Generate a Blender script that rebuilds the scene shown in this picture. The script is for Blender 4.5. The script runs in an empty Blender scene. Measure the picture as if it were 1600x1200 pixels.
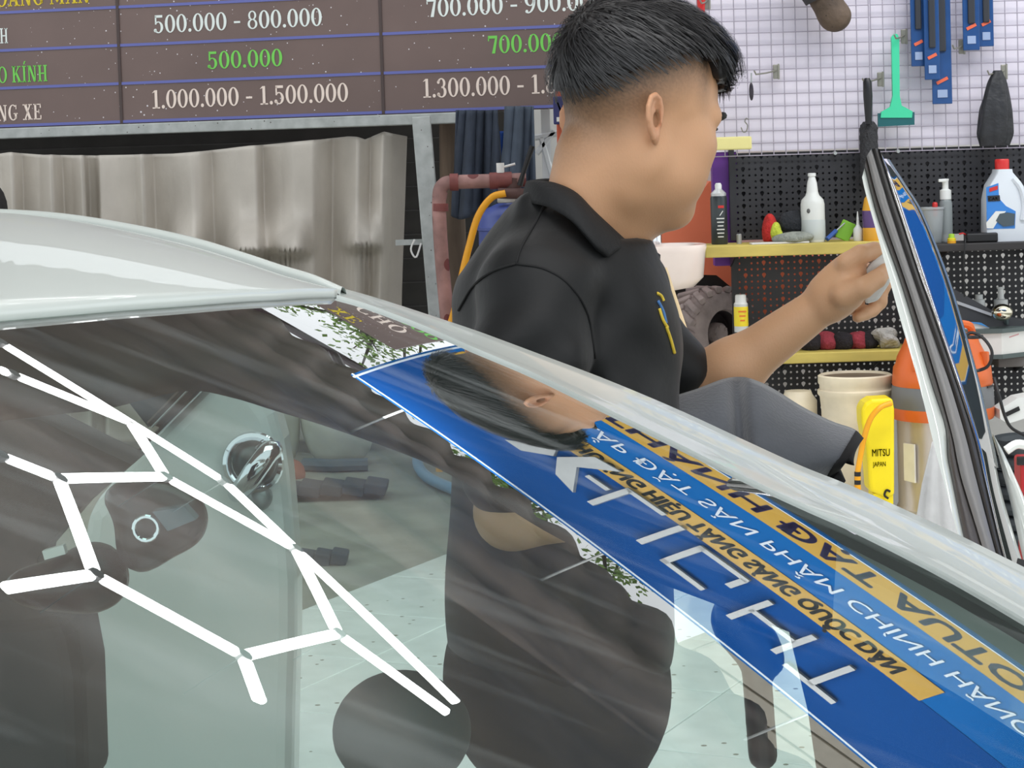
import bpy, bmesh, math, random
import numpy as np
from mathutils import Vector, Matrix
random.seed(7); RNG = np.random.default_rng(7)
SC = bpy.context.scene
COL = SC.collection
PI = math.pi

# ------------------------------------------------------------------ camera
FPX, CY = 3200.0, 400.0
EYE = np.array([0, -3.0, 1.55])
PITCH, ROLL = math.atan(140/3200), 0.03
_f = np.array([0, math.cos(PITCH), -math.sin(PITCH)])
_u0 = np.cross([1., 0, 0], _f)
CR = np.array([1., 0, 0])*math.cos(ROLL) - _u0*math.sin(ROLL)
CU = np.cross(CR, _f); CF = _f
cam = bpy.data.objects.new('camera', bpy.data.cameras.new('camera')); COL.objects.link(cam)
cam.data.sensor_width = 36; cam.data.lens = 36*FPX/1600
cam.data.shift_y = -(600-CY)/1600
cam.data.clip_start = 0.02
M4 = Matrix.Identity(4)
for i in range(3):
    M4[i][0] = CR[i]; M4[i][1] = CU[i]; M4[i][2] = -CF[i]; M4[i][3] = EYE[i]
cam.matrix_world = M4
SC.camera = cam

# ------------------------------------------------------------------ world, lights, exposure
W = bpy.data.worlds.new('overcast_sky'); SC.world = W; W.use_nodes = True
bg = W.node_tree.nodes['Background']
bg.inputs[0].default_value = (0.93, 0.97, 1.0, 1); bg.inputs[1].default_value = 1.35
def area(name, loc, rot, sx, sy, power, col=(1, 1, 1)):
    l = bpy.data.lights.new(name, 'AREA'); l.shape = 'RECTANGLE'; l.size = sx; l.size_y = sy
    l.energy = power; l.color = col
    o = bpy.data.objects.new(name, l); COL.objects.link(o); o.location = loc; o.rotation_euler = rot
    return o
area('overhead_fill', (0.6, -1.2, 3.15), (0, 0, 0), 2.6, 1.4, 30)  # added fill light above the car, stands for no actual fixture
area('tool_wall_fill', (1.8, 3.45, 3.2), (math.radians(32), 0, 0), 3.0, 0.5, 42)  # added fill that brightens the tool wall, no real lamp hangs there
area('sign_fill', (1.7, 1.9, 3.25), (math.radians(28), 0, 0), 2.4, 0.5, 62)  # added fill that brightens the blue sign's face, not a real lamp
vs = SC.view_settings
vs.view_transform = 'Standard'; vs.look = 'None'; vs.exposure = 0.0; vs.gamma = 1.0; vs.use_curve_mapping = False
SC.cycles.use_denoising = True
SC.cycles.max_bounces = 10; SC.cycles.transparent_max_bounces = 12

# ------------------------------------------------------------------ helpers
def ray(px, py):
    d = CR*(px-800)/FPX - CU*(py-CY)/FPX + CF
    return d/np.linalg.norm(d)
YS = 0.0
def frame(s):
    """work in coordinates whose y is world y + s"""
    global YS, EYE
    YS = s; EYE = np.array([0, -3.0+s, 1.55])
def at(px, py, Y):
    d = ray(px, py); return EYE + d*((Y-EYE[1])/d[1])
def mpp(Y): return (Y-EYE[1])/FPX      # metres per photo pixel at depth Y
def V(*a): return np.array(a, float)
def nrm(v): return v/np.linalg.norm(v)
def lin(c):
    c = np.array(c[:3], float)/255
    return tuple(np.where(c <= .04045, c/12.92, ((c+.055)/1.055)**2.4))
MATS = {}
def mat(name, rgb, rough=.5, metal=0., var=0., vscale=8., bump=0., bscale=40., spec=.5, coat=0., emit=0., sheen=0., dots=None, stretch=None, alpha=None, trans=0.):
    """principled material with optional noise colour variation, bump and worn dots"""
    if name in MATS: return MATS[name]
    m = bpy.data.materials.new(name); m.use_nodes = True
    nt = m.node_tree; N = nt.nodes; L = nt.links; b = N['Principled BSDF']
    c = lin(rgb)
    b.inputs['Base Color'].default_value = (*c, 1); b.inputs['Roughness'].default_value = rough
    b.inputs['Metallic'].default_value = metal; b.inputs['Specular IOR Level'].default_value = spec
    b.inputs['Coat Weight'].default_value = coat; b.inputs['Coat Roughness'].default_value = .02
    if sheen: b.inputs['Sheen Weight'].default_value = sheen; b.inputs['Sheen Roughness'].default_value = .4
    if trans: b.inputs['Transmission Weight'].default_value = trans
    if emit:
        b.inputs['Emission Color'].default_value = (*c, 1); b.inputs['Emission Strength'].default_value = emit
    tc = None
    if var or bump or dots:
        tc = N.new('ShaderNodeTexCoord'); mp = N.new('ShaderNodeMapping'); L.new(tc.outputs['Object'], mp.inputs[0])
        if stretch: mp.inputs['Scale'].default_value = stretch
    last = None
    if var:
        n = N.new('ShaderNodeTexNoise'); n.inputs['Scale'].default_value = vscale; n.inputs['Detail'].default_value = 6
        L.new(mp.outputs[0], n.inputs[0])
        r = N.new('ShaderNodeValToRGB'); L.new(n.outputs[0], r.inputs[0])
        r.color_ramp.elements[0].position = .3; r.color_ramp.elements[1].position = .7
        r.color_ramp.elements[0].color = (*[x*(1-var) for x in c], 1)
        r.color_ramp.elements[1].color = (*[min(1, x*(1+var*.6)) for x in c], 1)
        last = r.outputs[0]
    if dots:
        v = N.new('ShaderNodeTexVoronoi'); v.inputs['Scale'].default_value = dots[0]; L.new(mp.outputs[0], v.inputs[0])
        n2 = N.new('ShaderNodeTexNoise'); n2.inputs['Scale'].default_value = dots[0]*.13; L.new(mp.outputs[0], n2.inputs[0])
        mu = N.new('ShaderNodeMath'); mu.operation = 'MULTIPLY'; L.new(n2.outputs[0], mu.inputs[0]); mu.inputs[1].default_value = dots[1]*2
        lt = N.new('ShaderNodeMath'); lt.operation = 'LESS_THAN'; L.new(v.outputs['Distance'], lt.inputs[0]); L.new(mu.outputs[0], lt.inputs[1])
        mx = N.new('ShaderNodeMixRGB'); L.new(lt.outputs[0], mx.inputs[0])
        if last: L.new(last, mx.inputs[1])
        else: mx.inputs[1].default_value = (*c, 1)
        mx.inputs[2].default_value = (*lin(dots[2]), 1); last = mx.outputs[0]
    if last: L.new(last, b.inputs['Base Color'])
    if bump:
        n = N.new('ShaderNodeTexNoise'); n.inputs['Scale'].default_value = bscale; n.inputs['Detail'].default_value = 5
        L.new(mp.outputs[0], n.inputs[0])
        bp = N.new('ShaderNodeBump'); bp.inputs['Strength'].default_value = bump; bp.inputs['Distance'].default_value = .02
        L.new(n.outputs[0], bp.inputs['Height']); L.new(bp.outputs[0], b.inputs['Normal'])
    if alpha is not None: b.inputs['Alpha'].default_value = alpha
    MATS[name] = m
    return m
def tag(o, label=None, cat=None, group=None, kind=None):
    if label: o['label'] = label
    if cat: o['category'] = cat
    if group: o['group'] = group
    if kind: o['kind'] = kind
    return o
def adopt(o, parent):
    o.parent = parent
    def wt(q): return q.location + ((wt(q.parent) + q.matrix_parent_inverse.translation) if q.parent else Vector((0, 0, 0)))
    o.matrix_parent_inverse = Matrix.Translation(-wt(parent))
def thing(name, loc, label=None, cat=None, group=None, kind=None):
    o = bpy.data.objects.new(name, None); COL.objects.link(o); o.location = (float(loc[0]), float(loc[1])-YS, float(loc[2])); o.empty_display_size = .05
    return tag(o, label, cat, group, kind)
def kids(o): return [c for c in bpy.data.objects if c.parent == o]
def clone(root, delta, label=None):
    def rec(o, par):
        c = o.copy(); COL.objects.link(c)
        if par: c.parent = par
        for k in kids(o):
            rec(k, c)
        return c
    r = rec(root, None); r.location = root.location + Vector(tuple(map(float, delta)))
    if label: r['label'] = label
    return r
class G:
    """collects shapes in world coordinates, links them as one mesh object"""
    def __init__(s): s.v = []; s.f = []; s.mi = []; s.cm = 0
    def add(s, vs, fs):
        k = len(s.v); s.v += [tuple(map(float, p)) for p in vs]; s.f += [tuple(i+k for i in f) for f in fs]; s.mi += [s.cm]*len(fs); return s
    def box(s, c, d, rot=None, bev=0.):
        c = np.array(c, float); d = np.array(d, float)/2
        bm = bmesh.new(); bmesh.ops.create_cube(bm, size=2)
        for v in bm.verts: v.co = Vector((v.co.x*d[0], v.co.y*d[1], v.co.z*d[2]))
        if bev: bmesh.ops.bevel(bm, geom=bm.edges[:], offset=min(bev, d.min()*.9), segments=2, affect='EDGES', profile=.5)
        bm.verts.index_update()
        R = np.eye(3) if rot is None else np.array(rot)
        s.add([R@np.array(v.co)+c for v in bm.verts], [[v.index for v in f.verts] for f in bm.faces]); bm.free(); return s
    def lathe(s, prof, base, axis=(0, 0, 1), n=20, caps=True, sx=1., sy=1.):
        """prof: list of (radius, height) from base along axis"""
        a = nrm(np.array(axis, float)); t = V(1, 0, 0) if abs(a[0]) < .9 else V(0, 1, 0)
        e1 = nrm(t - a*(t@a)); e2 = np.cross(a, e1); base = np.array(base, float)
        vs = []; fs = []
        for r, h in prof:
            for i in range(n):
                q = 2*PI*i/n; vs.append(base + a*h + e1*r*sx*math.cos(q) + e2*r*sy*math.sin(q))
        for j in range(len(prof)-1):
            for i in range(n):
                k = (i+1) % n; fs.append((j*n+i, j*n+k, (j+1)*n+k, (j+1)*n+i))
        if caps:
            if prof[0][0] > 1e-6: fs.append(tuple(reversed(range(n))))
            if prof[-1][0] > 1e-6: fs.append(tuple((len(prof)-1)*n+i for i in range(n)))
        return s.add(vs, fs)
    def tube(s, pts, r, n=8, closed=False):
        pts = [np.array(p, float) for p in pts]; m = len(pts); rr = [r]*m if np.isscalar(r) else list(r)
        vs = []; fs = []; prev = None
        for i in range(m):
            if closed: t = pts[(i+1) % m]-pts[i-1]
            else: t = pts[min(i+1, m-1)]-pts[max(i-1, 0)]
            t = nrm(t)
            if prev is None:
                a = V(0, 0, 1) if abs(t[2]) < .9 else V(1, 0, 0)
            else: a = prev
            e1 = nrm(a - t*(a@t)); prev = e1; e2 = np.cross(t, e1)
            for k in range(n):
                q = 2*PI*k/n; vs.append(pts[i]+rr[i]*(e1*math.cos(q)+e2*math.sin(q)))
        R = m if closed else m-1
        for i in range(R):
            j = (i+1) % m
            for k in range(n):
                l = (k+1) % n; fs.append((i*n+k, i*n+l, j*n+l, j*n+k))
        if not closed:
            fs.append(tuple(reversed(range(n)))); fs.append(tuple((m-1)*n+k for k in range(n)))
        return s.add(vs, fs)
    def prism(s, poly, d):
        """poly: list of 3D points of a planar outline; d: thickness vector"""
        poly = [np.array(p, float) for p in poly]; d = np.array(d, float); n = len(poly)
        vs = poly+[p+d for p in poly]
        fs = [tuple(range(n)), tuple(reversed(range(n, 2*n)))]
        fs += [(i, i+n, (i+1) % n+n, (i+1) % n) for i in range(n)]
        return s.add(vs, fs)
    def grid(s, P):
        """P: array [m][n][3]"""
        P = np.array(P); m, n = P.shape[:2]
        return s.add(P.reshape(-1, 3), [(i*n+j, i*n+j+1, (i+1)*n+j+1, (i+1)*n+j) for i in range(m-1) for j in range(n-1)])
    def ell(s, c, r, rot=None, nu=16, nv=10):
        R = np.eye(3) if rot is None else np.array(rot); c = np.array(c, float)
        vs = [c+R@V(0, 0, r[2])]; fs = []
        for j in range(1, nv):
            t = PI*j/nv
            for i in range(nu):
                q = 2*PI*i/nu; vs.append(c+R@V(r[0]*math.sin(t)*math.cos(q), r[1]*math.sin(t)*math.sin(q), r[2]*math.cos(t)))
        vs.append(c-R@V(0, 0, r[2])); last = len(vs)-1
        for i in range(nu):
            k = (i+1) % nu; fs.append((0, 1+i, 1+k)); fs.append((last, last-nu+k, last-nu+i))
        for j in range(nv-2):
            for i in range(nu):
                k = (i+1) % nu; fs.append((1+j*nu+i, 1+(j+1)*nu+i, 1+(j+1)*nu+k, 1+j*nu+k))
        return s.add(vs, fs)
    def build(s, name, m, parent=None, smooth=False, solid=0., label=None, cat=None, group=None, kind=None, angle=None):
        me = bpy.data.meshes.new(name); me.from_pydata([(x, y-YS, z) for x, y, z in s.v], [], s.f)
        for mm in (m if isinstance(m, (list, tuple)) else [m]): me.materials.append(mm)
        if any(s.mi): me.polygons.foreach_set('material_index', s.mi)
        bm = bmesh.new(); bm.from_mesh(me); bmesh.ops.recalc_face_normals(bm, faces=bm.faces[:]); bm.to_mesh(me); bm.free()
        if smooth:
            me.polygons.foreach_set('use_smooth', [True]*len(me.polygons))
            if angle is not None: me.set_sharp_from_angle(angle=angle)
        o = bpy.data.objects.new(name, me); COL.objects.link(o)
        if solid:
            md = o.modifiers.new('thickness', 'SOLIDIFY'); md.thickness = solid; md.offset = -1
        if parent: adopt(o, parent)
        return tag(o, label, cat, group, kind)
SM = dict(smooth=True, angle=math.radians(40))
def interp(poly, xs):
    p = np.array(poly, float); return np.interp(xs, p[:, 0], p[:, 1])
def spline(pts, n):
    """Catmull-Rom through pts"""
    p = np.array(pts, float); m = len(p); q = np.vstack([2*p[0]-p[1], p, 2*p[-1]-p[-2]]); out = []
    for t in np.linspace(0, m-1, n):
        i = min(int(t), m-2); x = t-i; a, b, c, d = q[i:i+4]
        out.append(.5*((2*b)+(c-a)*x+(2*a-5*b+4*c-d)*x*x+(3*b-a-3*c+d)*x**3))
    return np.array(out)
def rotz(a): c, s = math.cos(a), math.sin(a); return np.array([[c, -s, 0], [s, c, 0], [0, 0, 1]])
def roty(a): c, s = math.cos(a), math.sin(a); return np.array([[c, 0, s], [0, 1, 0], [-s, 0, c]])
def rotx(a): c, s = math.cos(a), math.sin(a); return np.array([[1, 0, 0], [0, c, -s], [0, s, c]])

# distance-field bodies ------------------------------------------------
def smin(a, b, k):
    h = np.clip(.5+.5*(b-a)/k, 0, 1); return b*(1-h)+a*h-k*h*(1-h)
def smax(a, b, k): return -smin(-a, -b, k)
def s_ell(P, c, r, R=None):
    q = P-np.asarray(c, float)
    if R is not None: q = q@np.asarray(R)
    r = np.asarray(r, float); k0 = np.linalg.norm(q/r, axis=-1); k1 = np.linalg.norm(q/(r*r), axis=-1)
    return k0*(k0-1)/np.maximum(k1, 1e-9)
def s_cap(P, a, b, ra, rb=None):
    rb = ra if rb is None else rb
    a = np.asarray(a, float); d = np.asarray(b, float)-a
    t = np.clip(((P-a)@d)/(d@d), 0, 1)
    return np.linalg.norm(P-a-t[..., None]*d, axis=-1)-(ra+(rb-ra)*t)
def surfnet(f, lo, hi, h):
    lo = np.array(lo, float); n = np.ceil((np.array(hi)-lo)/h).astype(int)+1
    ax = [lo[i]+h*np.arange(n[i]) for i in range(3)]
    P = np.stack(np.meshgrid(*ax, indexing='ij'), -1)
    D = np.empty(n); 
    for i in range(0, n[0], 16): D[i:i+16] = f(P[i:i+16].reshape(-1, 3)).reshape(P[i:i+16].shape[:3])
    S = D < 0
    cells = np.zeros(n-1, int); cnt = np.zeros(n-1); acc = np.zeros((*(n-1), 3))
    crn = [(i, j, k) for i in (0, 1) for j in (0, 1) for k in (0, 1)]
    for c in crn: cells += S[c[0]:n[0]-1+c[0], c[1]:n[1]-1+c[1], c[2]:n[2]-1+c[2]]
    act = (cells > 0) & (cells < 8)
    I = np.argwhere(act); pos = np.zeros((len(I), 3)); cn = np.zeros(len(I))
    for a in crn:
        for d in range(3):
            if a[d]: continue
            b = list(a); b[d] = 1
            va = D[I[:, 0]+a[0], I[:, 1]+a[1], I[:, 2]+a[2]]; vb = D[I[:, 0]+b[0], I[:, 1]+b[1], I[:, 2]+b[2]]
            m = (va < 0) != (vb < 0); t = np.where(m, va/np.where(m, va-vb, 1), 0)
            p = np.tile(np.array(a, float), (len(I), 1)); p[:, d] += t
            pos[m] += p[m]; cn[m] += 1
    pts = lo+h*(I+pos/cn[:, None])
    idx = -np.ones(n-1, int); idx[tuple(I.T)] = np.arange(len(I))
    faces = []
    for d in range(3):
        e1, e2 = [(1, 2), (2, 0), (0, 1)][d]
        sl = [slice(None)]*3; s2 = [slice(None)]*3; sl[d] = slice(0, n[d]-1); s2[d] = slice(1, n[d])
        ch = S[tuple(sl)] != S[tuple(s2)]
        J = np.argwhere(ch); J = J[(J[:, e1] > 0) & (J[:, e2] > 0) & (J[:, e1] < n[e1]-1) & (J[:, e2] < n[e2]-1)]
        flip = S[tuple(J.T)]
        o1 = np.zeros(3, int); o1[e1] = 1; o2 = np.zeros(3, int); o2[e2] = 1
        q = np.stack([idx[tuple((J-o1-o2).T)], idx[tuple((J-o2).T)], idx[tuple(J.T)], idx[tuple((J-o1).T)]], 1)
        q = np.where(flip[:, None], q, q[:, ::-1]); faces.append(q)
    F = np.vstack(faces); return pts, F[(F >= 0).all(1)]
def body_mesh(name, pts, F, m, parent, col=None):
    me = bpy.data.meshes.new(name); me.from_pydata((np.asarray(pts)-V(0, YS, 0)).tolist(), [], F.tolist()); me.materials.append(m)
    me.polygons.foreach_set('use_smooth', [True]*len(me.polygons))
    if col is not None:
        ca = me.color_attributes.new('tone', 'FLOAT_COLOR', 'POINT'); ca.data.foreach_set('color', np.hstack([col, np.ones((len(col), 1))]).ravel())
    o = bpy.data.objects.new(name, me); COL.objects.link(o)
    if parent: adopt(o, parent)
    return o

# sans lettering from the built-in typeface ------------------------------
def text_mesh(txt, origin, ex, ez, height, width=None, bold=0., depth=0.):
    """flat lettering: origin = lower left, ex / ez unit directions; returns G"""
    cu = bpy.data.curves.new('lettering', 'FONT'); cu.body = txt; cu.offset = 0; cu.resolution_u = 3; cu.extrude = 0
    ob = bpy.data.objects.new('lettering', cu); COL.objects.link(ob)
    dg = bpy.context.evaluated_depsgraph_get(); me = bpy.data.meshes.new_from_object(ob.evaluated_get(dg))
    v = np.array([p.co[:] for p in me.vertices]); fs = [tuple(p.vertices) for p in me.polygons]
    bpy.data.objects.remove(ob); bpy.data.curves.remove(cu); bpy.data.meshes.remove(me)
    k = height/.72; sx = k if width is None else width/(v[:, 0].max()-v[:, 0].min())
    x0 = v[:, 0].min()
    pts = [np.array(origin)+np.array(ex)*(p[0]-x0)*sx+np.array(ez)*p[1]*k for p in v]
    g = G(); b = bold*height*.55; ex, ez = np.array(ex), np.array(ez)
    for sx_, sz_ in (((0, 0),) if bold < .006 else ((b, 0), (-b, 0), (0, b), (0, -b), (b*.7, b*.7), (-b*.7, b*.7), (b*.7, -b*.7), (-b*.7, -b*.7))):
        g.add([q+ex*sx_+ez*sz_ for q in pts], fs)
    return g
# slab-serif lettering drawn from bars and rings -------------------------
def _ring(cx, cy, rx, ry, th, tv, a0=0, a1=360, n=22):
    o = []; 
    for i in range(n):
        p, q = [math.radians(a0+(a1-a0)*j/n) for j in (i, i+1)]
        o.append([(cx+rx*math.cos(p), cy+ry*math.sin(p)), (cx+rx*math.cos(q), cy+ry*math.sin(q)),
                  (cx+(rx-th)*math.cos(q), cy+(ry-tv)*math.sin(q)), (cx+(rx-th)*math.cos(p), cy+(ry-tv)*math.sin(p))])
    return o
def _r(x0, y0, x1, y1): return [[(x0, y0), (x1, y0), (x1, y1), (x0, y1)]]
def _q(*p): return [list(p)]
def _stem(x, w=.15): return _r(x, 0, x+w, 1)+_r(x-.07, 0, x+w+.07, .07)+_r(x-.07, .93, x+w+.07, 1)
GL = {
 '0': (_ring(.32, .5, .30, .51, .16, .06), .64), '1': (_r(.2, 0, .36, 1)+_r(.06, 0, .5, .075)+_q((.04, .84), (.22, .9), (.22, 1), (.2, 1)), .54),
 '5': (_r(.1, .86, .54, 1)+_r(.1, .48, .19, .95)+_ring(.29, .32, .28, .33, .15, .06, -150, 125)+_ring(.11, .15, .09, .1, .09, .1), .62),
 '3': (_ring(.27, .74, .24, .27, .14, .06, -90, 160)+_ring(.27, .28, .29, .3, .16, .06, -160, 90)+_ring(.1, .15, .09, .1, .09, .1)+_ring(.1, .8, .08, .09, .08, .09), .6),
 '7': (_r(.04, .84, .56, 1)+_r(.04, .7, .1, .9)+_q((.24, 0), (.42, 0), (.56, .86), (.44, .86)), .6),
 '8': (_ring(.3, .75, .23, .26, .11, .06)+_ring(.3, .27, .28, .28, .13, .06), .62),
 '9': (_ring(.31, .68, .29, .33, .16, .06)+_ring(.18, .62, .42, .66, .15, .07, -95, 5)+_ring(.12, .07, .08, .09, .08, .09), .64),
 '.': (_ring(.12, .09, .09, .1, .09, .1), .25), '-': (_r(.06, .36, .42, .47), .48), ' ': ([], .28),
 'H': (_stem(.1)+_stem(.52)+_r(.2, .46, .55, .54), .8), 'I': (_stem(.1), .38),
 'Í': (_stem(.1)+_q((.12, 1.08), (.2, 1.08), (.32, 1.28), (.2, 1.28)), .38),
 'N': (_stem(.1, .09)+_r(.56, 0, .65, 1)+_r(.48, .93, .72, 1)+_q((.1, 1), (.28, 1), (.65, 0), (.5, 0)), .78),
 'G': (_ring(.36, .5, .34, .51, .16, .06, 50, 330)+_r(.48, .1, .63, .45)+_r(.4, .4, .7, .46)+_r(.56, .7, .62, .98), .74),
 'X': (_q((.08, 1), (.27, 1), (.64, 0), (.45, 0))+_q((.5, 1), (.6, 1), (.2, 0), (.1, 0))+_r(.0, .93, .34, 1)+_r(.42, .93, .68, 1)+_r(0, 0, .28, .07)+_r(.37, 0, .7, .07), .72),
 'E': (_stem(.1)+_r(.1, 0, .6, .07)+_r(.1, .93, .58, 1)+_r(.1, .47, .44, .54)+_r(.52, 0, .6, .27)+_r(.5, .74, .58, 1)+_r(.4, .38, .45, .64), .66),
 'K': (_stem(.1)+_q((.25, .4), (.25, .52), (.55, 1), (.65, 1))+_q((.3, .52), (.4, .66), (.74, 0), (.55, 0))+_r(.46, .93, .72, 1)+_r(.46, 0, .78, .07), .78),
 'O': (_ring(.37, .5, .35, .51, .16, .06), .75), 'C': (_ring(.36, .5, .34, .51, .16, .06, 45, 315)+_r(.54, .7, .61, .98), .68),
 'M': (_stem(.1, .08)+_stem(.72)+_q((.1, 1), (.28, 1), (.54, .1), (.46, .1))+_q((.72, 1), (.8, 1), (.54, .1), (.46, .1)), 1.),
 'A': (_q((.32, 1), (.42, 1), (.68, 0), (.5, 0))+_q((.3, 1), (.38, 1), (.16, 0), (.08, 0))+_r(.18, .28, .56, .35)+_r(0, 0, .25, .07)+_r(.42, 0, .76, .07), .76),
 'D': (_stem(.1)+_ring(.3, .5, .37, .5, .16, .07, -90, 90)+_r(.1, .93, .32, 1)+_r(.1, 0, .32, .07), .72),
}
GL['À'] = (GL['A'][0]+_q((.3, 1.3), (.42, 1.3), (.46, 1.1), (.38, 1.1)), .76)
GL['Ã'] = (GL['A'][0]+_r(.2, 1.14, .55, 1.22), .76)
GL['Ọ'] = (GL['O'][0]+_ring(.37, -.16, .08, .09, .08, .09), .75)
def serif(txt, origin, ex, ez, h, squeeze=1.):
    g = G(); x = 0.; o = np.array(origin, float)
    for ch in txt:
        pol, w = GL[ch]
        for p in pol:
            g.add([o+ex*(x+a)*h*squeeze+ez*b*h for a, b in p], [tuple(range(len(p)))])
        x += w+.03
    g.w = x*h*squeeze
    return g
def serif_width(txt, h, squeeze=1.): return sum(GL[c][1]+.03 for c in txt)*h*squeeze
# ================================================================== the setting
concrete = mat('concrete', (150, 150, 138), .85, var=.25, vscale=3, bump=.3, bscale=30)
tile_m = mat('white_tile', (246, 250, 246), .22, var=.08, vscale=9, dots=(14, .11, (150, 150, 135)))
siding_m = mat('dark_siding', (74, 72, 70), .7, var=.2, vscale=6)
awning_m = mat('grey_tarpaulin', (126, 115, 108), .6, var=.18, vscale=5, bump=.15, bscale=20)
steel_m = mat('galvanised_steel', (178, 182, 180), .45, metal=.35, var=.2, vscale=14, dots=(26, .09, (96, 92, 86)))
white_m = mat('white_paint_wall', (228, 226, 222), .7, var=.06)
black_m = mat('black_plastic', (22, 22, 24), .4)
chrome_m = mat('chrome', (225, 228, 232), .07, metal=1.)
purple_m = mat('purple_paint', (98, 40, 140), .5, var=.12)

g = G(); g.box((0, 5.5, -.1), (24, 22, .14)); floor = g.build('floor', concrete, kind='structure')
A0 = V(-.77, 4.24, 0); dd = V(.443, .896, 0); pp = V(.896, -.443, 0); ts = .6
tile_me = None
for i in range(-5, 4):
    for j in range(0, 6):
        c = A0+dd*ts*(i+.5)+pp*ts*(j+.5)
        if c[1] > 4.9+.9*(c[0] < .4) or c[1] < .6: continue
        if tile_me is None:
            g = G(); g.box((0, 0, 0), (ts-.006, ts-.006, .03), bev=.002); t = g.build('tile', tile_m); tile_me = t.data
        else:
            t = bpy.data.objects.new('tile', tile_me); COL.objects.link(t)
        t.location = (c[0], c[1], -.015); t.rotation_euler = (0, 0, math.atan2(dd[1], dd[0])); t.parent = floor
# dark lapped siding behind the curtain
frame(-1.2)
g = G(); g.box((-3.3, 8.26, 1.45), (6.6, .06, 2.9)); wall_b = g.build('wall_back', siding_m, kind='structure')
g = G(); g.box((0, 0, 0), (6.6, .035, .15), rot=rotx(.12), bev=.004); sl = g.build('slat', siding_m); sl.location = (-3.3, 8.21, .07); sl.parent = wall_b
for k in range(1, 20):
    c = sl.copy(); COL.objects.link(c); c.location = (-3.3, 8.21, .07+.145*k)
frame(0)
g = G(); g.box((3.1, 5.95, .8), (5.2, .1, 1.6)); g.build('wall_right', white_m, kind='structure')
g = G(); g.box((3.1, 5.95, 2.15), (5.2, .1, 1.1)); g.build('wall_upper', mat('dark_cladding', (34, 40, 36), .7, var=.3, vscale=3), kind='structure')
g = G(); g.box((.6, 10.6, 1.0), (5, .1, 2.0)); g.build('wall_far', white_m, kind='structure')

frame(0)
# grey tarpaulin roof with a scalloped edge
EDGE = [(-6, 5.4), (-.03, 4.98), (.24, 4.82), (.54, 4.64), (.97, 4.34), (1.47, 4.2), (1.91, 3.72), (2.33, 3.3), (3.2, 2.5), (6, .3)]
xs = np.arange(-5.5, 5.5, .025); ys = interp(EDGE, xs); n = 44; P = np.zeros((n, len(xs), 3))
for i in range(n):
    s = i/(n-1); t = s**.6
    y = -2.2+(ys+2.2)*t+.045*np.abs(np.sin(PI*xs/.21))*t**8
    z = 3.42+.03*np.cos(2*PI*xs/.21)*t**6+.022*np.sin(y*9+xs*2.2)+.018*np.sin(y*17-xs*1.1+1)+.02*np.sin(xs*3+y)
    P[i] = np.stack([xs, y, z], 1)
g = G(); g.grid(P); ceil = g.build('ceiling', awning_m, smooth=True, solid=.012, kind='structure')
beam_m = mat('maroon_beam', (70, 48, 52), .5, var=.15)
g = G(); g.tube([at(0, 0, 1)*0+V(-5, 6.0, 3.74), V(5, 6.0, 3.68)], .045, 8); g.build('trim_1', beam_m, kind='structure')
g = G(); g.tube([V(.46, 6.0, 3.7), V(.56, 4.4, 3.45)], .03, 8); g.tube([V(-5, 6.0, 3.74), V(-5, 6.0, 0)], .05); g.tube([V(5, 6.0, 3.68), V(5, 6.0, 0)], .05)
g.build('trim_2', beam_m, kind='structure')

# hexagonal LED light on the ceiling
led_m = mat('led_tube', (255, 255, 255), .4, emit=7.5)
HX = dict(a=(-.322, 1.422), b=(.05, 1.455), c=(.326, 1.477), d=(.569, 1.341), e=(1.106, 1.083), p=(-.232, 1.246), g=(.204, 1.233), h=(.027, .806), i=(-.097, .723), j=(.216, .477),
          k=(.089, .177), l=(.569, .573), m=(.749, 1.006), n=(.65, .42), o=(1.09, 1.0), q=(-.46, .74), r=(-.14, -.05), s=(-.69, 1.4), f=(-.27, 1.21))
HX = {k: V(x, y, 3.2) for k, (x, y) in HX.items()}
hx = thing('hexagonal_ceiling_light', (.2, 2.6, 3.2), 'honeycomb of white LED tubes under the tarpaulin roof, mirrored in the windscreen', 'ceiling light')
for e in 'sa ac cd de pf pb bg gh gd hi hj jk jl ln lm md mo iq kr'.split():
    p, q = HX[e[0]], HX[e[1]]; d = nrm(q-p); g = G(); pm = (p+q)/2; L = np.linalg.norm(q-p)-.03
    R = np.stack([d, np.cross(V(0, 0, 1), d), V(0, 0, 1)], 1); g.box(pm, (L, .03, .022), rot=R, bev=.006); g.build('light_tube', led_m, hx)
conn_m = mat('clear_connector', (190, 190, 190), .4)
for k in 'abcdghijlmp':
    g = G(); g.lathe([(.017, -.011), (.019, 0), (.017, .013)], HX[k], n=10); c = g.build('connector', conn_m, hx)
    if k in 'acgjlm':
        g = G(); g.tube([HX[k]+V(0, 0, .01), HX[k]+V(0, 0, .235)], .0015, 4); g.build('suspension_wire', steel_m, hx)

frame(-1.2)
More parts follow.
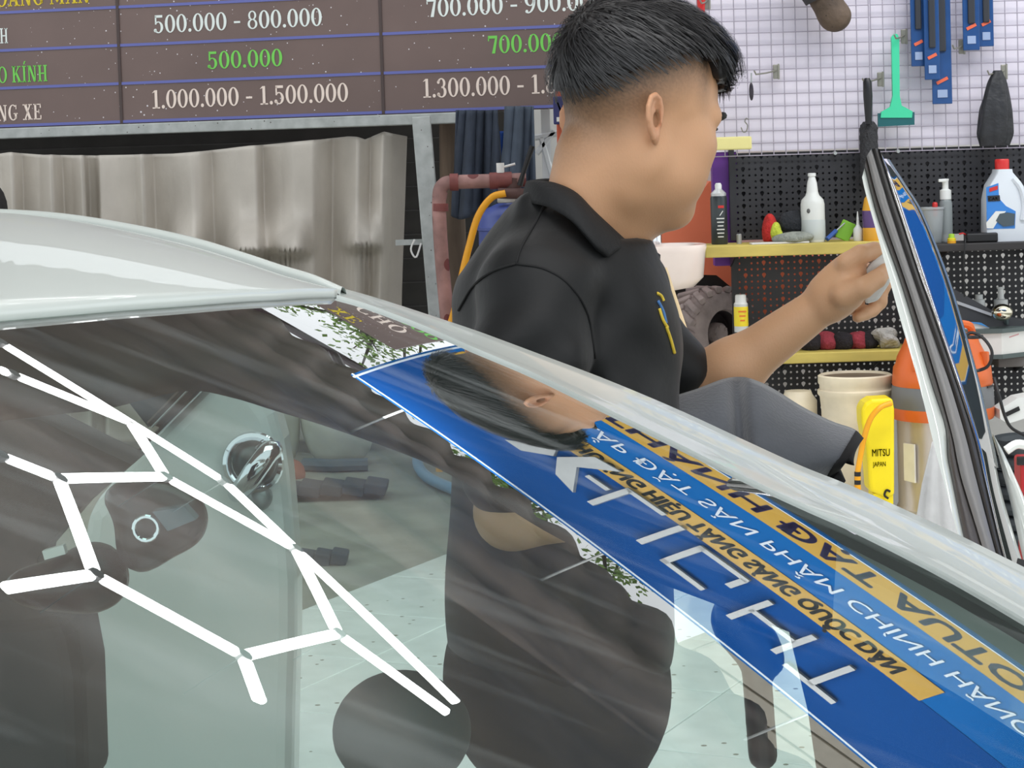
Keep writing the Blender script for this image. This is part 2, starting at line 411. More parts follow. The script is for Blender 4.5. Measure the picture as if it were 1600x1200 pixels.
# ================================================================== price board
BM = V(math.sin(.2), math.cos(.2), 0); BH = V(math.cos(.2), -math.sin(.2), 0); UZ = V(0, 0, 1)
def onb(px, py, off=0.):
    d = ray(px, py); return EYE+d*((7.0-off-BM@EYE)/(BM@d))
board_m = mat('brown_board', (116, 97, 92), .45, var=.12, vscale=2, dots=(26, .085, (225, 220, 225)))
lineblue_m = mat('blue_line', (104, 110, 178), .5); divider_m = mat('board_divider', (74, 60, 58), .5)
tw = mat('print_white', (232, 240, 236), .5); tg = mat('print_green', (120, 214, 90), .5); ty = mat('print_yellow', (226, 200, 40), .5); tp = mat('print_cream', (244, 226, 214), .5)
zb = (onb(100, 201)[2]+onb(800, 168)[2])/2
x_end = .74; pe = BM*7.0+BH*((x_end-BM[0]*7)/BH[0]); pl = BM*7.0-BH*5.2
bd = thing('price_board', V(*((pe+pl)/2)[:2], zb), 'large brown price board with white and green price figures above the curtain', 'sign board')
Rb = np.stack([BH, BM, UZ], 1); wB = np.linalg.norm(pe-pl); ztop = 3.8
g = G(); g.box((pe+pl)/2*V(1, 1, 0)+BM*.03+UZ*(zb+ztop)/2, (wB, .06, ztop-zb), rot=Rb, bev=.004); g.build('panel', board_m, bd)
rows = [onb(0, y)[2] for y in (20, 80, 140, 197)]; rows = rows[::-1]; st = np.mean(np.diff(rows)); r0 = rows[0]
for k in range(14):
    z = r0+st*k
    if z > 3.1: break
    g = G(); g.box((pe+pl)/2*V(1, 1, 0)-BM*.003+UZ*z, (wB, .004, .016), rot=Rb); g.build('row_line', lineblue_m, bd)
for px in (187, 597):
    p = onb(px, 100); g = G(); g.box(V(p[0], p[1], (zb+3.1)/2)-BM*.004, (.018, .006, 3.1-zb), rot=Rb, bev=.002); g.build('column_divider', divider_m, bd)
def btext(txt, px0, px1, py, hpx, m, z=None, x0=None, w=None, h=None):
    p = onb(px0, py, .003); 
    if w is None: w = np.linalg.norm((onb(px1, py, .003)-p)[:2]); h = hpx*.0035
    if z is not None: p = BM*6.997+BH*((x0-BM[0]*6.997)/BH[0])+UZ*z
    sq_ = w/serif_width(txt, h); x = 0.
    for tok in txt.split(' '):
        serif(tok, p+BH*x, BH, UZ, h, sq_).build('lettering', m, bd); x += serif_width(tok+' ', h, sq_)
btext('500.000 - 800.000', 240, 505, 52, 29, tw); btext('700.000 - 900.000', 666, 945, 27, 29, tw)
btext('500.000', 324, 443, 108, 28, tg); btext('700.000', 762, 882, 84, 28, tg)
btext('1.000.000 - 1.500.000', 237, 546, 170, 30, tp); btext('1.300.000 - 1.800.000', 660, 972, 153, 30, tp)
btext('H', 0, 14, 68, 25, tw); btext('O KÍNH', -3, 76, 130, 27, tg); btext('NG XE', -4, 67, 189, 26, tp); btext('HOÀNG MÃN', -26, 142, 12, 28, ty)
btext('CHỌ', 0, 0, 0, 0, tp, z=3.37, x0=.28, w=.34, h=.14); btext('XE', 0, 0, 0, 0, ty, z=3.64, x0=.24, w=.2, h=.12); btext('000', 0, 0, 0, 0, tg, z=3.22, x0=.46, w=.28, h=.08)

# ================================================================== steel frame under the board
fr = thing('steel_frame', (at(680, 480, 6.95)[0], 6.95, 0), 'galvanised steel frame of rail and upright post carrying the brown price board', 'frame')
g = G(); a, b = onb(-420, 232, .05), onb(742, 187, .05); a[2] = b[2] = zb-.033; g.box((a+b)/2, (np.linalg.norm(b-a), .06, .062), rot=Rb, bev=.006); g.build('rail', steel_m, fr)
p0, p1 = at(658, 182, 6.9), at(684, 490, 6.9); p2 = p0+(p1-p0)*(p0[2]/(p0[2]-p1[2])); d = nrm(p0-p2)
R = np.stack([nrm(np.cross(V(0, 1, 0), d)), V(0, 1, 0), d], 1); g = G(); g.box((p0+p2)/2, (.1, .07, np.linalg.norm(p0-p2)), rot=R, bev=.006); g.build('post', steel_m, fr)
g = G(); g.box((at(620, 379, 6.9)+at(694, 377, 6.9))/2, (.27, .03, .03)); g.build('brace', steel_m, fr)
g = G(); g.tube(spline([at(648, 374, 6.84), at(642, 390, 6.84), at(650, 402, 6.84), at(658, 380, 6.84)], 14), .005, 6); g.build('wire_tie', white_m, fr)

# ================================================================== silver curtain
silver = mat('silver_sheet', (194, 187, 177), .45, metal=.1, var=.1, vscale=6, bump=.28, bscale=11, stretch=(1, 1, .6))
top = [(-200, 243), (0, 240), (15, 238), (70, 242), (82, 242), (150, 243), (270, 240), (300, 238), (390, 228), (480, 220), (545, 213), (558, 214), (570, 218), (600, 206), (636, 213)]
fold = [(-200, .05), (-120, -.06), (-60, .06), (0, .03), (18, -.09), (34, .07), (62, .02), (80, -.1), (96, .08), (112, .03), (128, -.09), (136, .08), (150, .06), (156, -.07), (185, .0), (210, .03), (222, -.09), (238, .09), (268, .03), (300, -.06), (312, -.02), (330, .1),
        (352, .02), (372, -.05), (398, -.07), (410, .09), (440, .02), (458, -.05), (488, -.09), (505, .0), (520, .1), (545, .0), (560, -.07), (580, .05), (600, -.09), (612, .02), (636, .09)]
U = np.linspace(-200, 636, 330); Vv = np.linspace(0, 1, 84); P = np.zeros((84, 330, 3))
for i, v in enumerate(Vv):
    drift = np.interp(U, [-200, 0, 80, 400, 636], [10, 11, 13, 12, -13])*v**.8
    pyt = interp(top, U); px = U+drift+1.5*np.sin(9*v+U*.05)*v; py = pyt+(690-pyt)*v
    dep = interp(fold, U)*(.55+.45*v**.3)+.012*np.sin(U*.05+v*5)
    for bx, by, br, bd_ in ((390, 388, 33, .26), (452, 388, 29, .26), (566, 380, 26, .24), (292, 388, 26, .1)):
        dx = (px-bx)/br; dy = (py-by)/26
        dep -= bd_*np.exp(-dx**4)*np.where(dy < 0, np.exp(-dy**2*.5), np.exp(-dy**2*7))
        dep -= .06*np.exp(-(dx*1.3)**2)*(py > by)*np.abs(np.sin(px*.45))*np.exp(-((py-by)/60)**2)
    for k in range(330): P[i, k] = at(px[k], py[k], 7.35+dep[k])
g = G(); g.grid(P); tag(g.build('silver_curtain', silver, smooth=True, solid=.004), 'silver-grey pleated sheet curtain hanging under the brown price board', 'curtain')

# dark bundle at the far left edge
dk = mat('dark_bundle', (34, 31, 30), .8, var=.2, bump=.4)
g = G(); c = at(-18, 330, 6.4); g.ell(c, (.1, .1, .16)); g.lathe([(.09, 0), (.1, c[2]-.1), (.05, c[2])], V(c[0], c[1], 0), n=14)
tag(g.build('dark_bundle', dk, **SM), 'dark round-topped bundle in front of the curtain, cut by the left edge of the photo', 'bundle')

# ================================================================== things left of the man
wood_m = mat('weathered_wood', (104, 88, 74), .9, var=.3, vscale=12, bump=.8, bscale=18, stretch=(1, 1, .15))
p = at(706, 300, 7.35); g = G(); g.lathe([(.075, 0), (.068, .7), (.072, 1.2), (.06, 1.8), (.062, 2.35)], V(p[0], p[1], 0), n=14)
tag(g.build('wooden_post', wood_m, **SM), 'rough brown wooden post between the steel post and the blue cylinder', 'post')

def drape(name, px0, px1, py0, py1, Y, m, amp, k, ph, flare=0., rag=0., label=None, cat=None, group=None, bottom=None):
    nu, nv = 40, 26; P = np.zeros((nv, nu, 3))
    for i in range(nv):
        v = i/(nv-1)
        for j in range(nu):
            u = j/(nu-1); c = (px0+px1)/2; px = c+(u-.5)*(px1-px0)*(1+flare*v)
            yb = py1 if bottom is None else np.interp(u, *zip(*bottom)); py = py0+(yb+rag*math.sin(7*u+ph)-py0)*v
            P[i, j] = at(px, py, Y+amp*math.sin(k*u+ph+.8*v)*(.3+.7*v)+.3*amp*math.sin(2.7*k*u+v*3))
    g = G(); g.grid(P); return tag(g.build(name, m, smooth=True, solid=.012), label, cat, group)
navy = mat('navy_cloth', (58, 66, 80), .85, var=.2, vscale=10, bump=.2); blue_cl = mat('blue_cloth', (28, 80, 170), .7, var=.15)
drape('work_jacket', 712, 778, 172, 335, 7.0, navy, .06, 11, .3, .15, 8, 'dark navy work jacket hanging under the board, left one beside the wooden post', 'jacket', 'hanging work jackets')
drape('work_jacket', 788, 834, 166, 315, 6.90, mat('slate_cloth', (74, 84, 98), .85, var=.2, vscale=10), .05, 8, 1.4, .2, 6, 'slate-grey work jacket hanging nearer the white truss', 'jacket', 'hanging work jackets')
drape('blue_overalls', 780, 806, 205, 312, 7.06, blue_cl, .04, 7, 0, .1, 4, 'bright blue cloth hanging between the two dark jackets', 'cloth')

cyl_blue = mat('cylinder_blue', (72, 88, 160), .35, var=.15, vscale=6)
cb = at(800, 330, 6.5); zc = lambda py: at(800, py, 6.5)[2]
cy = thing('gas_cylinder', (cb[0], 6.5, 0), 'tall blue gas cylinder with a brown valve behind the man', 'cylinder')
g = G(); R_ = .178; zt = zc(318); g.lathe([(R_*.9, 0), (R_, .03), (R_, zt-.14), (R_*1.03, zt-.135), (R_*1.03, zt-.12), (R_, zt-.115), (R_*.96, zt-.06), (R_*.8, zt-.025), (R_*.45, zt), (.06, zt+.005)], V(cb[0], 6.5, 0), n=28); g.build('tank', cyl_blue, cy, **SM)
g = G(); g.lathe([(.05, zt), (.05, zt+.04), (.03, zt+.05), (.03, zt+.1)], V(cb[0]+.01, 6.5, 0), n=12); g.box(V(cb[0]-.03, 6.4, zt+.025), (.09, .03, .04), bev=.008); g.build('valve', mat('brushed_metal', (190, 188, 182), .35, metal=.8), cy, **SM)

rust = mat('worn_brown_pipe', (164, 124, 118), .7, var=.35, vscale=9, bump=.2, dots=(9, .3, (112, 58, 56)))
pw = thing('water_pipe', (at(697, 560, 6.2)[0], 6.2, 0), 'pinkish-brown painted water pipe rising and bending over to a lever valve', 'pipe')
pts = spline([at(690, 294+0, 6.2), at(686, 320, 6.2), at(690, 400, 6.2), at(699, 500, 6.2)], 12); pts = np.vstack([pts, [[pts[-1][0]+.02, 6.2, 0]]])
bend = spline([at(686, 325, 6.2), at(687, 300, 6.2), at(693, 289, 6.2), at(706, 285, 6.2), at(760, 283, 6.2), at(822, 281, 6.2)], 24)
g = G(); g.tube(np.vstack([pts[::-1][:-1], bend[2:]]), .036, 12); g.build('pipe', rust, pw, **SM)
for a, b, r in ((at(703, 285, 6.2), at(716, 284.5, 6.2), .044), (at(688, 318, 6.2), at(688, 330, 6.2), .041), (at(765, 283, 6.2), at(800, 281.5, 6.2), .043)):
    g = G(); g.tube([a, b], r, 12); g.build('coupling', mat('dark_red_coupling', (134, 72, 68), .6, var=.3, vscale=12), pw, **SM)
rv = mat('rusty_valve', (92, 66, 62), .75, var=.3, vscale=20)
g = G(); g.tube([at(800, 310, 6.2), at(803, 278, 6.2)], .04, 10); g.tube([at(778, 302, 6.15), at(830, 303, 6.15)], .027, 10); g.tube([at(815, 300, 6.15), at(817, 320, 6.15)], .022, 10); g.build('valve', rv, pw, **SM)
g = G(); g.tube([at(812, 290, 6.12), at(817, 272, 6.12), at(832, 228, 6.12)], [.015, .012, .014], 8); g.build('lever', black_m, pw, **SM)
g = G(); g.lathe([(.02, 0), (.02, .05)], at(782, 270, 6.2), n=10); g.tube([at(783, 262, 6.2), at(805, 256, 6.2)], .006, 6); g.build('cap', white_m, pw, **SM)
yel = mat('yellow_hose', (240, 166, 20), .4, var=.12)
g = G(); g.tube(np.vstack([spline([at(790, 302, 6.1), at(768, 309, 6.1), at(747, 338, 6.1), at(733, 385, 6.1), at(722, 430, 6.1), at(712, 478, 6.1), at(700, 520, 6.1)], 40), [at(690, 600, 6.1), V(at(685, 700, 6.1)[0], 6.1, .02)]]), .018, 10)
tag(g.build('yellow_hose', yel, **SM), 'yellow rubber hose curving down from the brown valve behind the man', 'hose')

tr = thing('white_truss', (at(850, 200, 7.4)[0], 7.4, 0), 'white steel lattice upright seen behind the man\'s nape', 'truss')
wt = mat('white_steel', (232, 234, 235), .5)
p = at(852, 180, 7.4); g = G(); g.box(V(p[0], 7.4, 1.1), (.05, .05, 2.2)); g.build('post', wt, tr)
for a, b in (((836, 215), (872, 208)), ((838, 240), (866, 205)), ((846, 215), (864, 282))):
    g = G(); g.tube([at(*a, 7.38), at(*b, 7.38)], .018, 6); g.build('brace', wt, tr)
g = G(); p = at(884, 230, 6.1); g.box(V(p[0], 6.1, .97), (.085, .06, 1.94), bev=.006); g.box(V(p[0]+.012, 6.06, .95), (.012, .02, 1.9))
tag(g.build('orange_post', mat('orange_red_paint', (196, 88, 54), .5, var=.15)), 'orange-red steel post behind the man\'s nape', 'post')
sg = thing('navy_sign', at(886, 195, 6.05), 'small navy sign with a white letter W beside the man\'s head', 'sign')
c = at(888, 172, 6.04); g = G(); g.box(c, (.15, .02, .14), bev=.006); g.build('plate', mat('navy_enamel', (40, 42, 100), .4), sg)
text_mesh('W', c+V(-.058, -.013, -.018), V(1, 0, 0), UZ, .062, .08, .01).build('lettering', white_m, sg)
g = G(); g.box(c+V(-.03, -.012, -.045), (.06, .004, .022)); g.build('underline', white_m, sg)
# ================================================================== tool wall on the right (plane Y = 5)
frame(0); YW = 5.0
board_w = mat('lavender_white_board', (232, 226, 236), .6, var=.03)
x0, x1 = at(1040, 100, YW)[0], at(1720, 100, YW)[0]; zt_, zb_ = at(1350, -16, YW)[2], at(1350, 231, YW)[2]
tb = thing('tool_board', V((x0+x1)/2, YW, zb_), 'white backing board of the tool wall behind the wire grid', 'board')
g = G(); g.box(V((x0+x1)/2, YW+.03, (zt_+zb_)/2), (x1-x0, .02, zt_-zb_)); g.build('panel', board_w, tb)
g = G()
for k in range(5): g.box(V(x0+(x1-x0)*(k+.5)/5, YW+.05, (zt_+zb_)/2), (.04, .03, zt_-zb_-.02))
g.build('batten', board_w, tb)
wire_m = mat('grid_wire', (176, 168, 180), .4, metal=.3)
zlo = at(1350, 238, YW)[2]; nw = 13; cell = .0475
def wire_grid(xa, nx, label):
    r = thing('wire_grid', V(xa+nx*cell/2, YW-.02, zlo), label, 'wire grid', 'wire mesh panels on the tool wall')
    gv = G(); gv.tube([V(0, 0, 0), V(0, 0, nw*cell)], .0021, 6); gh = G(); gh.tube([V(0, 0, 0), V(nx*cell, 0, 0)], .0021, 6)
    a = gv.build('wire', wire_m); b = gh.build('wire', wire_m); a.location = (-nx*cell/2, 0, 0); b.location = (-nx*cell/2, -.004, 0); a.parent = b.parent = r
    for i in range(1, nx+1): c = a.copy(); COL.objects.link(c); c.location.x = (i-nx/2)*cell
    for i in range(1, nw+1): c = b.copy(); COL.objects.link(c); c.location.z = i*cell
    for i in (2, nx-3):
        g = G(); g.tube([V(xa+i*cell, YW-.032, zlo), V(xa+i*cell, YW+.02, zlo)], .007, 8); g.build('clip', steel_m, r)
xs0 = at(1113, 238, YW)[0]
wire_grid(xs0-cell*3, 16, 'white wire mesh panel on the tool wall, the one beside the man\'s head')
wire_grid(xs0+cell*13.15, 16, 'white wire mesh panel behind the green squeegee and the blister packs')
# ---- pegboards with real holes
peg_m = mat('black_pegboard', (44, 44, 48), .55, var=.25, vscale=5)
def pegboard(xa, xb, za, zb, tear, label, kind=None):
    c = .0240; nx = int((xb-xa)/c); nz = int((zb-za)/c); g = G()
    T = [(-.004, -.0085), (.004, -.0085), (.0075, .003), (.005, .0085), (0, .0098), (-.005, .0085), (-.0075, .003), (-.0055, -.003)]
    T = [(0, -.0112), (.0032, -.007), (.0082, .001), (.0072, .0072), (0, .0106), (-.0072, .0072), (-.0082, .001), (-.0032, -.007)]
    O = [(.0046*math.sin(PI+2*PI*k/8*-1), .0046*math.cos(PI+2*PI*k/8*-1)) for k in range(8)]
    B = [(0, -1), (1, -1), (1, 0), (1, 1), (0, 1), (-1, 1), (-1, 0), (-1, -1)]
    for i in range(nx):
        for j in range(nz):
            cx, cz = xa+(i+.5)*c, za+(j+.5)*c; H = T if (i % 3 == 1 and tear and j % 2 == 1) else O
            sk = RNG.random() < .03
            ob = [V(cx+a*c/2, YW, cz+b*c/2) for a, b in B]
            if sk: g.add(ob, [tuple(range(8))]); continue
            ih = [V(cx+a, YW, cz+b) for a, b in H]
            bk = [p+V(0, .004, 0) for p in ih]
            g.add(ob+ih+bk, [(k, (k+1) % 8, 8+(k+1) % 8, 8+k) for k in range(8)]+[(8+k, 8+(k+1) % 8, 16+(k+1) % 8, 16+k) for k in range(8)])
    o = thing('pegboard', V((xa+xb)/2, YW, za), label, 'pegboard', 'black pegboards'); g.build('panel', peg_m, o)
    g = G(); g.box(V(xa-.008, YW+.012, (za+zb)/2), (.02, .03, zb-za)); g.box(V(xb, YW+.012, (za+zb)/2), (.02, .03, zb-za)); g.build('side_flange', peg_m, o)
    return o
xl, xr = at(1150, 400, YW)[0], at(1740, 400, YW)[0]
pb = pegboard(xl, xr, at(1270, 372, YW)[2], at(1270, 228, YW)[2], True, 'upper black pegboard above the yellow shelf, between spray can and gallon bottle')
g = G(); g.box(V((xl+xr)/2, YW+.06, (at(1270, 372, YW)[2]+at(1270, 236, YW)[2])/2), (xr-xl, .02, .34)); g.build('backing', mat('dark_backing', (66, 66, 70), .7), pb)
pegboard(xl, xr, at(1270, 652, YW)[2], at(1270, 390, YW)[2], True, 'lower black pegboard below the yellow shelf with bright teardrop holes')
p = at(1131, 300, 5.12); g = G(); g.box(V(p[0]-.005, 5.06, 1.375), (.095, .07, .48), bev=.004)
tag(g.build('purple_post', purple_m), 'short purple upright panel between orange machine and black pegboard', 'post')
g = G(); c = at(1143, 224, 4.9); g.box(c, (.15, .06, .05), bev=.006); tag(g.build('foam_block', mat('cream_foam', (232, 222, 150), .9, var=.05), smooth=False), 'cream yellow foam block on the purple post beside the man\'s face', 'sponge')

# ---- shelves
yw = mat('yellow_wood', (206, 186, 96), .6, var=.3, vscale=10, stretch=(.3, 1, 1)); dkw = mat('dark_shelf', (48, 46, 46), .6, var=.2); gyw = mat('grey_shelf', (120, 116, 112), .7, var=.15)
def shelf(px0, px1, py, th, m, label, name='shelf'):
    a, b = at(px0, py, 4.72)[0], at(px1, py, 4.72)[0]; z = at((px0+px1)/2, py, 4.72)[2]
    g = G(); g.box(V((a+b)/2, 4.86, z-th/2), (b-a, .27, th), bev=.004); r = thing(name, V((a+b)/2, 4.86, z-th), label, 'shelf'); g.build('plank', m, r)
    for x in (a+.12, b-.12):
        g = G(); g.prism([V(x, 4.99, z-th), V(x, 4.80, z-th), V(x, 4.99, z-th-.05)], V(.006, 0, 0)); g.build('bracket', black_m, r)
    return z
zs = shelf(1102, 1436, 380, .044, yw, 'yellow wooden shelf holding the spray can and white spray bottle')
zs2 = shelf(1437, 1680, 379, .03, dkw, 'dark shelf holding the gallon bottle, beyond the open door')
zl = shelf(1185, 1432, 550, .04, yw, 'lower yellow wooden shelf with the red and black duster')
zr = shelf(1560, 1700, 556, .04, gyw, 'grey shelf under the white carton at the picture\'s edge')
YI = 4.87
def bx_(px): return at(px, 380, YI)[0]
def lx(px): return at(px, 550, YI)[0]
def base(px, z=None, Y=YI): return V(at(px, 380 if z is None or z > 1 else 550, Y)[0], Y, zs if z is None else z)
def lathe_thing(name, b, parts, label, cat, group=None):
    r = thing(name, b, label, cat, group)
    for nm, m, prof in parts:
        g = G(); g.lathe(prof, b, n=18); g.build(nm, m, r, **SM)
    return r
wplastic = mat('white_plastic', (228, 230, 226), .35); clearp = mat('cloudy_plastic', (206, 212, 212), .3, alpha=.75)
redcap = mat('red_cap', (206, 42, 38), .35)
b = base(1124.5)
r = lathe_thing('spray_can', b, [('can', mat('charcoal_can', (58, 64, 66), .3, metal=.3), [(.03, 0), (.032, .004), (.032, .178), (.029, .186)]), ('shoulder', mat('can_rim', (214, 216, 216), .3, metal=.5), [(.029, .186), (.03, .196), (.014, .212)]), ('cap', wplastic, [(.013, .21), (.0135, .228), (.009, .236)])], 'charcoal aerosol can with white nozzle on the yellow shelf\'s end', 'spray can')
g = G(); g.box(b+V(.005, -.032, .145), (.022, .002, .01)); g.build('red_mark', redcap, r)
g = G()
for k in range(6): g.box(b+V(.002, -.0325, .1-.014*k), (.03-.004*(k % 3), .001, .004))
g.box(b+V(.006, -.0325, .12), (.003, .001, .022), rot=roty(.6)); g.build('label_print', wplastic, r, kind='stuff')
lathe_thing('metal_socket', base(1155), [('body', steel_m, [(.010, 0), (.0105, .035), (.008, .038)])], 'small metal socket standing beside the charcoal aerosol can', 'socket')
b = base(1271, Y=4.83)
r = lathe_thing('spray_bottle', b, [('bottle', mat('milky_plastic', (222, 224, 218), .4), [(.044, 0), (.047, .008), (.046, .145), (.042, .162), (.027, .178), (.022, .192)]), ('collar', wplastic, [(.023, .188), (.019, .225), (.012, .25), (.016, .252), (.016, .262), (.01, .264)]), ('liquid', mat('grey_liquid', (196, 202, 198), .4), [(.0445, .002), (.0476, .01), (.0472, .085), (.046, .087)])], 'white spray bottle without trigger standing on the yellow shelf', 'bottle')
g = G(); g.ell(b+V(-.022, -.041, .12), (.007, .004, .009)); g.build('dark_smudge', mat('smudge', (90, 90, 88), .7), r)
def lump(name, c, rad, m, label=None, cat=None, parent=None, seed=0, amp=.25, freq=22., group=None, nu=22, nv=14):
    rg = np.random.default_rng(seed); K = rg.normal(size=(5, 3))*freq; ph = rg.uniform(0, 6, 5); g = G(); g.ell((0, 0, 0), rad, nu=nu, nv=nv); vs = []
    for v in g.v:
        v = np.array(v); s = 1+amp*sum(math.sin(K[i]@v+ph[i])/(1+.5*i) for i in range(5))/2; vs.append(tuple(v*s+np.array(c)))
    zmin = c[2]-rad[2]*.8; g.v = [(x, y, max(z, zmin)) for x, y, z in vs]
    return tag(g.build(name, m, parent, smooth=True), label, cat, group)
def cloth_m(n, rgb): return mat(n, rgb, .95, var=.25, vscale=40, bump=.6, bscale=90)
lump('work_glove', V(bx_(1203), 4.85, zs+.046), (.022, .034, .05), cloth_m('red_glove', (200, 48, 44)), 'red knitted glove at the end of the glove heap on the yellow shelf', 'glove', seed=1, amp=.45)
lump('work_glove', V(bx_(1211), 4.81, zs+.034), (.026, .028, .04), cloth_m('lime_glove', (196, 206, 70)), 'lime-yellow glove tucked beside the red glove', 'glove', seed=2, amp=.5, freq=35)
lump('black_cloth', V(bx_(1230), 4.86, zs+.072), (.052, .04, .036), cloth_m('black_glove', (44, 46, 50)), 'crumpled black glove on top of the cloth heap', 'glove', seed=3, amp=.55, freq=28)
lump('grey_rag', V(bx_(1230), 4.79, zs+.02), (.075, .045, .024), cloth_m('grey_rag', (148, 152, 142)), 'grey-green folded rag under the black glove', 'cloth', seed=4, amp=.4)
lump('green_cloth', V(bx_(1248), 4.87, zs+.035), (.035, .04, .04), cloth_m('green_cloth', (48, 110, 90)), 'dark green cloth between the glove heap and the spray bottle', 'cloth', seed=5)
g = G(); g.box(V(bx_(1212), 4.765, zs+.004), (.22, .05, .006), rot=rotz(.08)); tag(g.build('paper_sheet', white_m), 'crumpled white paper strip along the yellow shelf\'s front', 'paper')
g = G(); a, c = V(bx_(1288), 4.8, zs+.01), V(bx_(1304), 4.83, zs+.04); sd = thing('screwdriver', a, 'small screwdriver with a blue handle leaning by the green card', 'screwdriver')
g.tube([c, V(bx_(1322), 4.86, zs+.072)], .003, 6); g.build('shaft', steel_m, sd); g = G(); g.tube([a, c], .009, 8); g.build('handle', mat('blue_handle', (46, 86, 160), .4), sd)
g = G(); g.box(V(bx_(1321), 4.86, zs+.038), (.055, .012, .075), rot=roty(.45), bev=.004); tag(g.build('green_scraper', mat('lime_green', (130, 190, 50), .4)), 'lime green plastic scraper leaning between spray bottle and dropper bottle', 'scraper')
lathe_thing('dropper_bottle', base(1341, Y=4.82), [('bottle', wplastic, [(.017, 0), (.018, .004), (.018, .045), (.009, .056), (.006, .062)]), ('nozzle', wplastic, [(.006, .06), (.0045, .085), (.002, .112)])], 'tiny white dropper bottle with a thin nozzle next to the green scraper', 'bottle')
r = lathe_thing('product_bottle', base(1364, Y=4.79), [('bottle', mat('orange_label', (226, 166, 50), .4), [(.036, 0), (.038, .01), (.038, .05)]), ('label', mat('purple_label', (92, 66, 120), .4), [(.038, .05), (.0385, .055), (.0385, .11), (.038, .115)]), ('shoulder', mat('orange_label', (226, 166, 50), .4), [(.038, .115), (.03, .16), (.014, .18)]), ('cap', wplastic, [(.016, .178), (.016, .2)])], 'orange and purple product bottle half hidden behind the open door', 'bottle')
b = base(1458, zs2)
r = thing('plastic_cup', b, 'cloudy plastic cup with a little red cap inside its rim beyond the door', 'cup')
g = G(); g.lathe([(.032, 0), (.034, .004), (.043, .125), (.048, .13), (.048, .137), (.044, .138), (.041, .125), (.033, .008), (.0, .008)], b, n=20, caps=False); g.build('cup', mat('cloudy_cup', (190, 196, 198), .2, alpha=.55), r, **SM)
g = G(); g.lathe([(.009, .1), (.011, .145), (.01, .152), (.006, .156)], b+V(.01, 0, 0), n=10); g.build('red_cap', redcap, r, **SM)
g = G(); g.lathe([(.03, .004), (.034, .04), (.0, .041)], b, n=16); g.build('liquid', mat('dark_teal_liquid', (44, 84, 78), .3), r, **SM)
b = base(1479, zs2, 4.9)
r = lathe_thing('foam_pump_bottle', b, [('bottle', mat('clear_bottle', (170, 178, 178), .2, alpha=.6), [(.024, 0), (.025, .005), (.025, .15), (.02, .165), (.015, .17)]), ('pump', wplastic, [(.022, .165), (.022, .2), (.012, .205), (.012, .235), (.014, .238), (.014, .244), (.0, .245)])], 'clear bottle with a white foam pump standing behind the plastic cup', 'bottle')
g = G(); g.box(b+V(-.014, -.01, .238), (.03, .014, .012), bev=.003); g.build('spout', wplastic, r)
lathe_thing('yellow_stopper', base(1487, zs2, 4.78), [('cap', mat('yellow_cap', (240, 214, 40), .4), [(.015, 0), (.016, .004), (.016, .018), (.013, .02)]), ('lower_cap', mat('amber_cap', (240, 170, 30), .4), [(.0165, 0), (.0165, .01)]), ('bead', mat('lime_cap', (170, 214, 60), .4), [(.012, .02), (.011, .034), (.007, .036)])], 'small yellow and lime stopper in front of the pump bottle', 'stopper')
r = thing('power_adapter', V(bx_(1524), 4.8, zs2), 'flat black power adapter with a red lead on the dark shelf', 'adapter')
g = G(); g.box(V(bx_(1526), 4.8, zs2+.018), (.12, .06, .036), bev=.006); g.build('body', black_m, r)
g = G(); g.tube(spline([V(bx_(1502), 4.79, zs2+.015), V(bx_(1494), 4.712, zs2+.008), V(bx_(1490), 4.705, zs2-.1), V(bx_(1491), 4.71, zs2-.2)], 24), .003, 6); g.build('cable', black_m, r)
g = G(); g.tube(spline([V(bx_(1502), 4.79, zs2+.03), V(bx_(1496), 4.77, zs2+.037), V(bx_(1490), 4.77, zs2+.034)], 8), .003, 6); g.build('red_lead', redcap, r)
# gallon bottle
b = base(1568, zs2, 4.84); gal = mat('gallon_plastic', (220, 226, 232), .3)
r = thing('gallon_bottle', b, 'large white gallon bottle with red cap and blue car-shampoo label', 'bottle')
prof = [(-.076, 0), (-.079, .01), (-.075, .16), (-.062, .215), (-.03, .262), (-.028, .275), (.028, .275), (.03, .262), (.062, .225), (.082, .165), (.079, .01), (.076, 0)]
g = G(); nn = 7
for k in range(nn):
    pass
yy = [-.052, -.05, -.03, .03, .05, .052]; sc_ = [.86, .95, 1, 1, .95, .86]; vs = []
for y_, s_ in zip(yy, sc_): vs += [b+V(x*s_, y_, (h-.13)*(.96+.04*s_)+.13 if 0 < h < .26 else h) for x, h in prof]
m_ = len(prof); fs = [(k*m_+i, k*m_+(i+1) % m_, (k+1)*m_+(i+1) % m_, (k+1)*m_+i) for k in range(5) for i in range(m_)]+[tuple(range(m_)), tuple(5*m_+i for i in range(m_))]
g.add(vs, fs); g.build('bottle', gal, r, smooth=True, angle=math.radians(55))
g = G(); g.lathe([(.026, .272), (.027, .276), (.027, .31), (.024, .314)], b, n=20); g.build('cap', redcap, r, **SM)
g = G(); g.tube(spline([b+V(.03, -.045, .24), b+V(.058, -.05, .2), b+V(.07, -.05, .14), b+V(.062, -.05, .08)], 14), .013, 8); g.build('grip', gal, r, **SM)
def flat(px_pts, Y, m, nm, par, d=.002):
    g = G(); g.prism([at(*p, Y) for p in px_pts], V(0, d, 0)); return g.build(nm, m, par)
flat([(1541, 293), (1560, 286), (1561, 310), (1572, 322), (1587, 330), (1586, 357), (1542, 358)], 4.787, mat('label_blue', (52, 130, 210), .35), 'label', r)
flat([(1543, 306), (1562, 305), (1563, 314), (1544, 315)], 4.7845, mat('label_black', (26, 30, 40), .4), 'label_band', r)
flat([(1546, 294), (1559, 290), (1559, 296), (1546, 300)], 4.7845, redcap, 'label_mark', r)
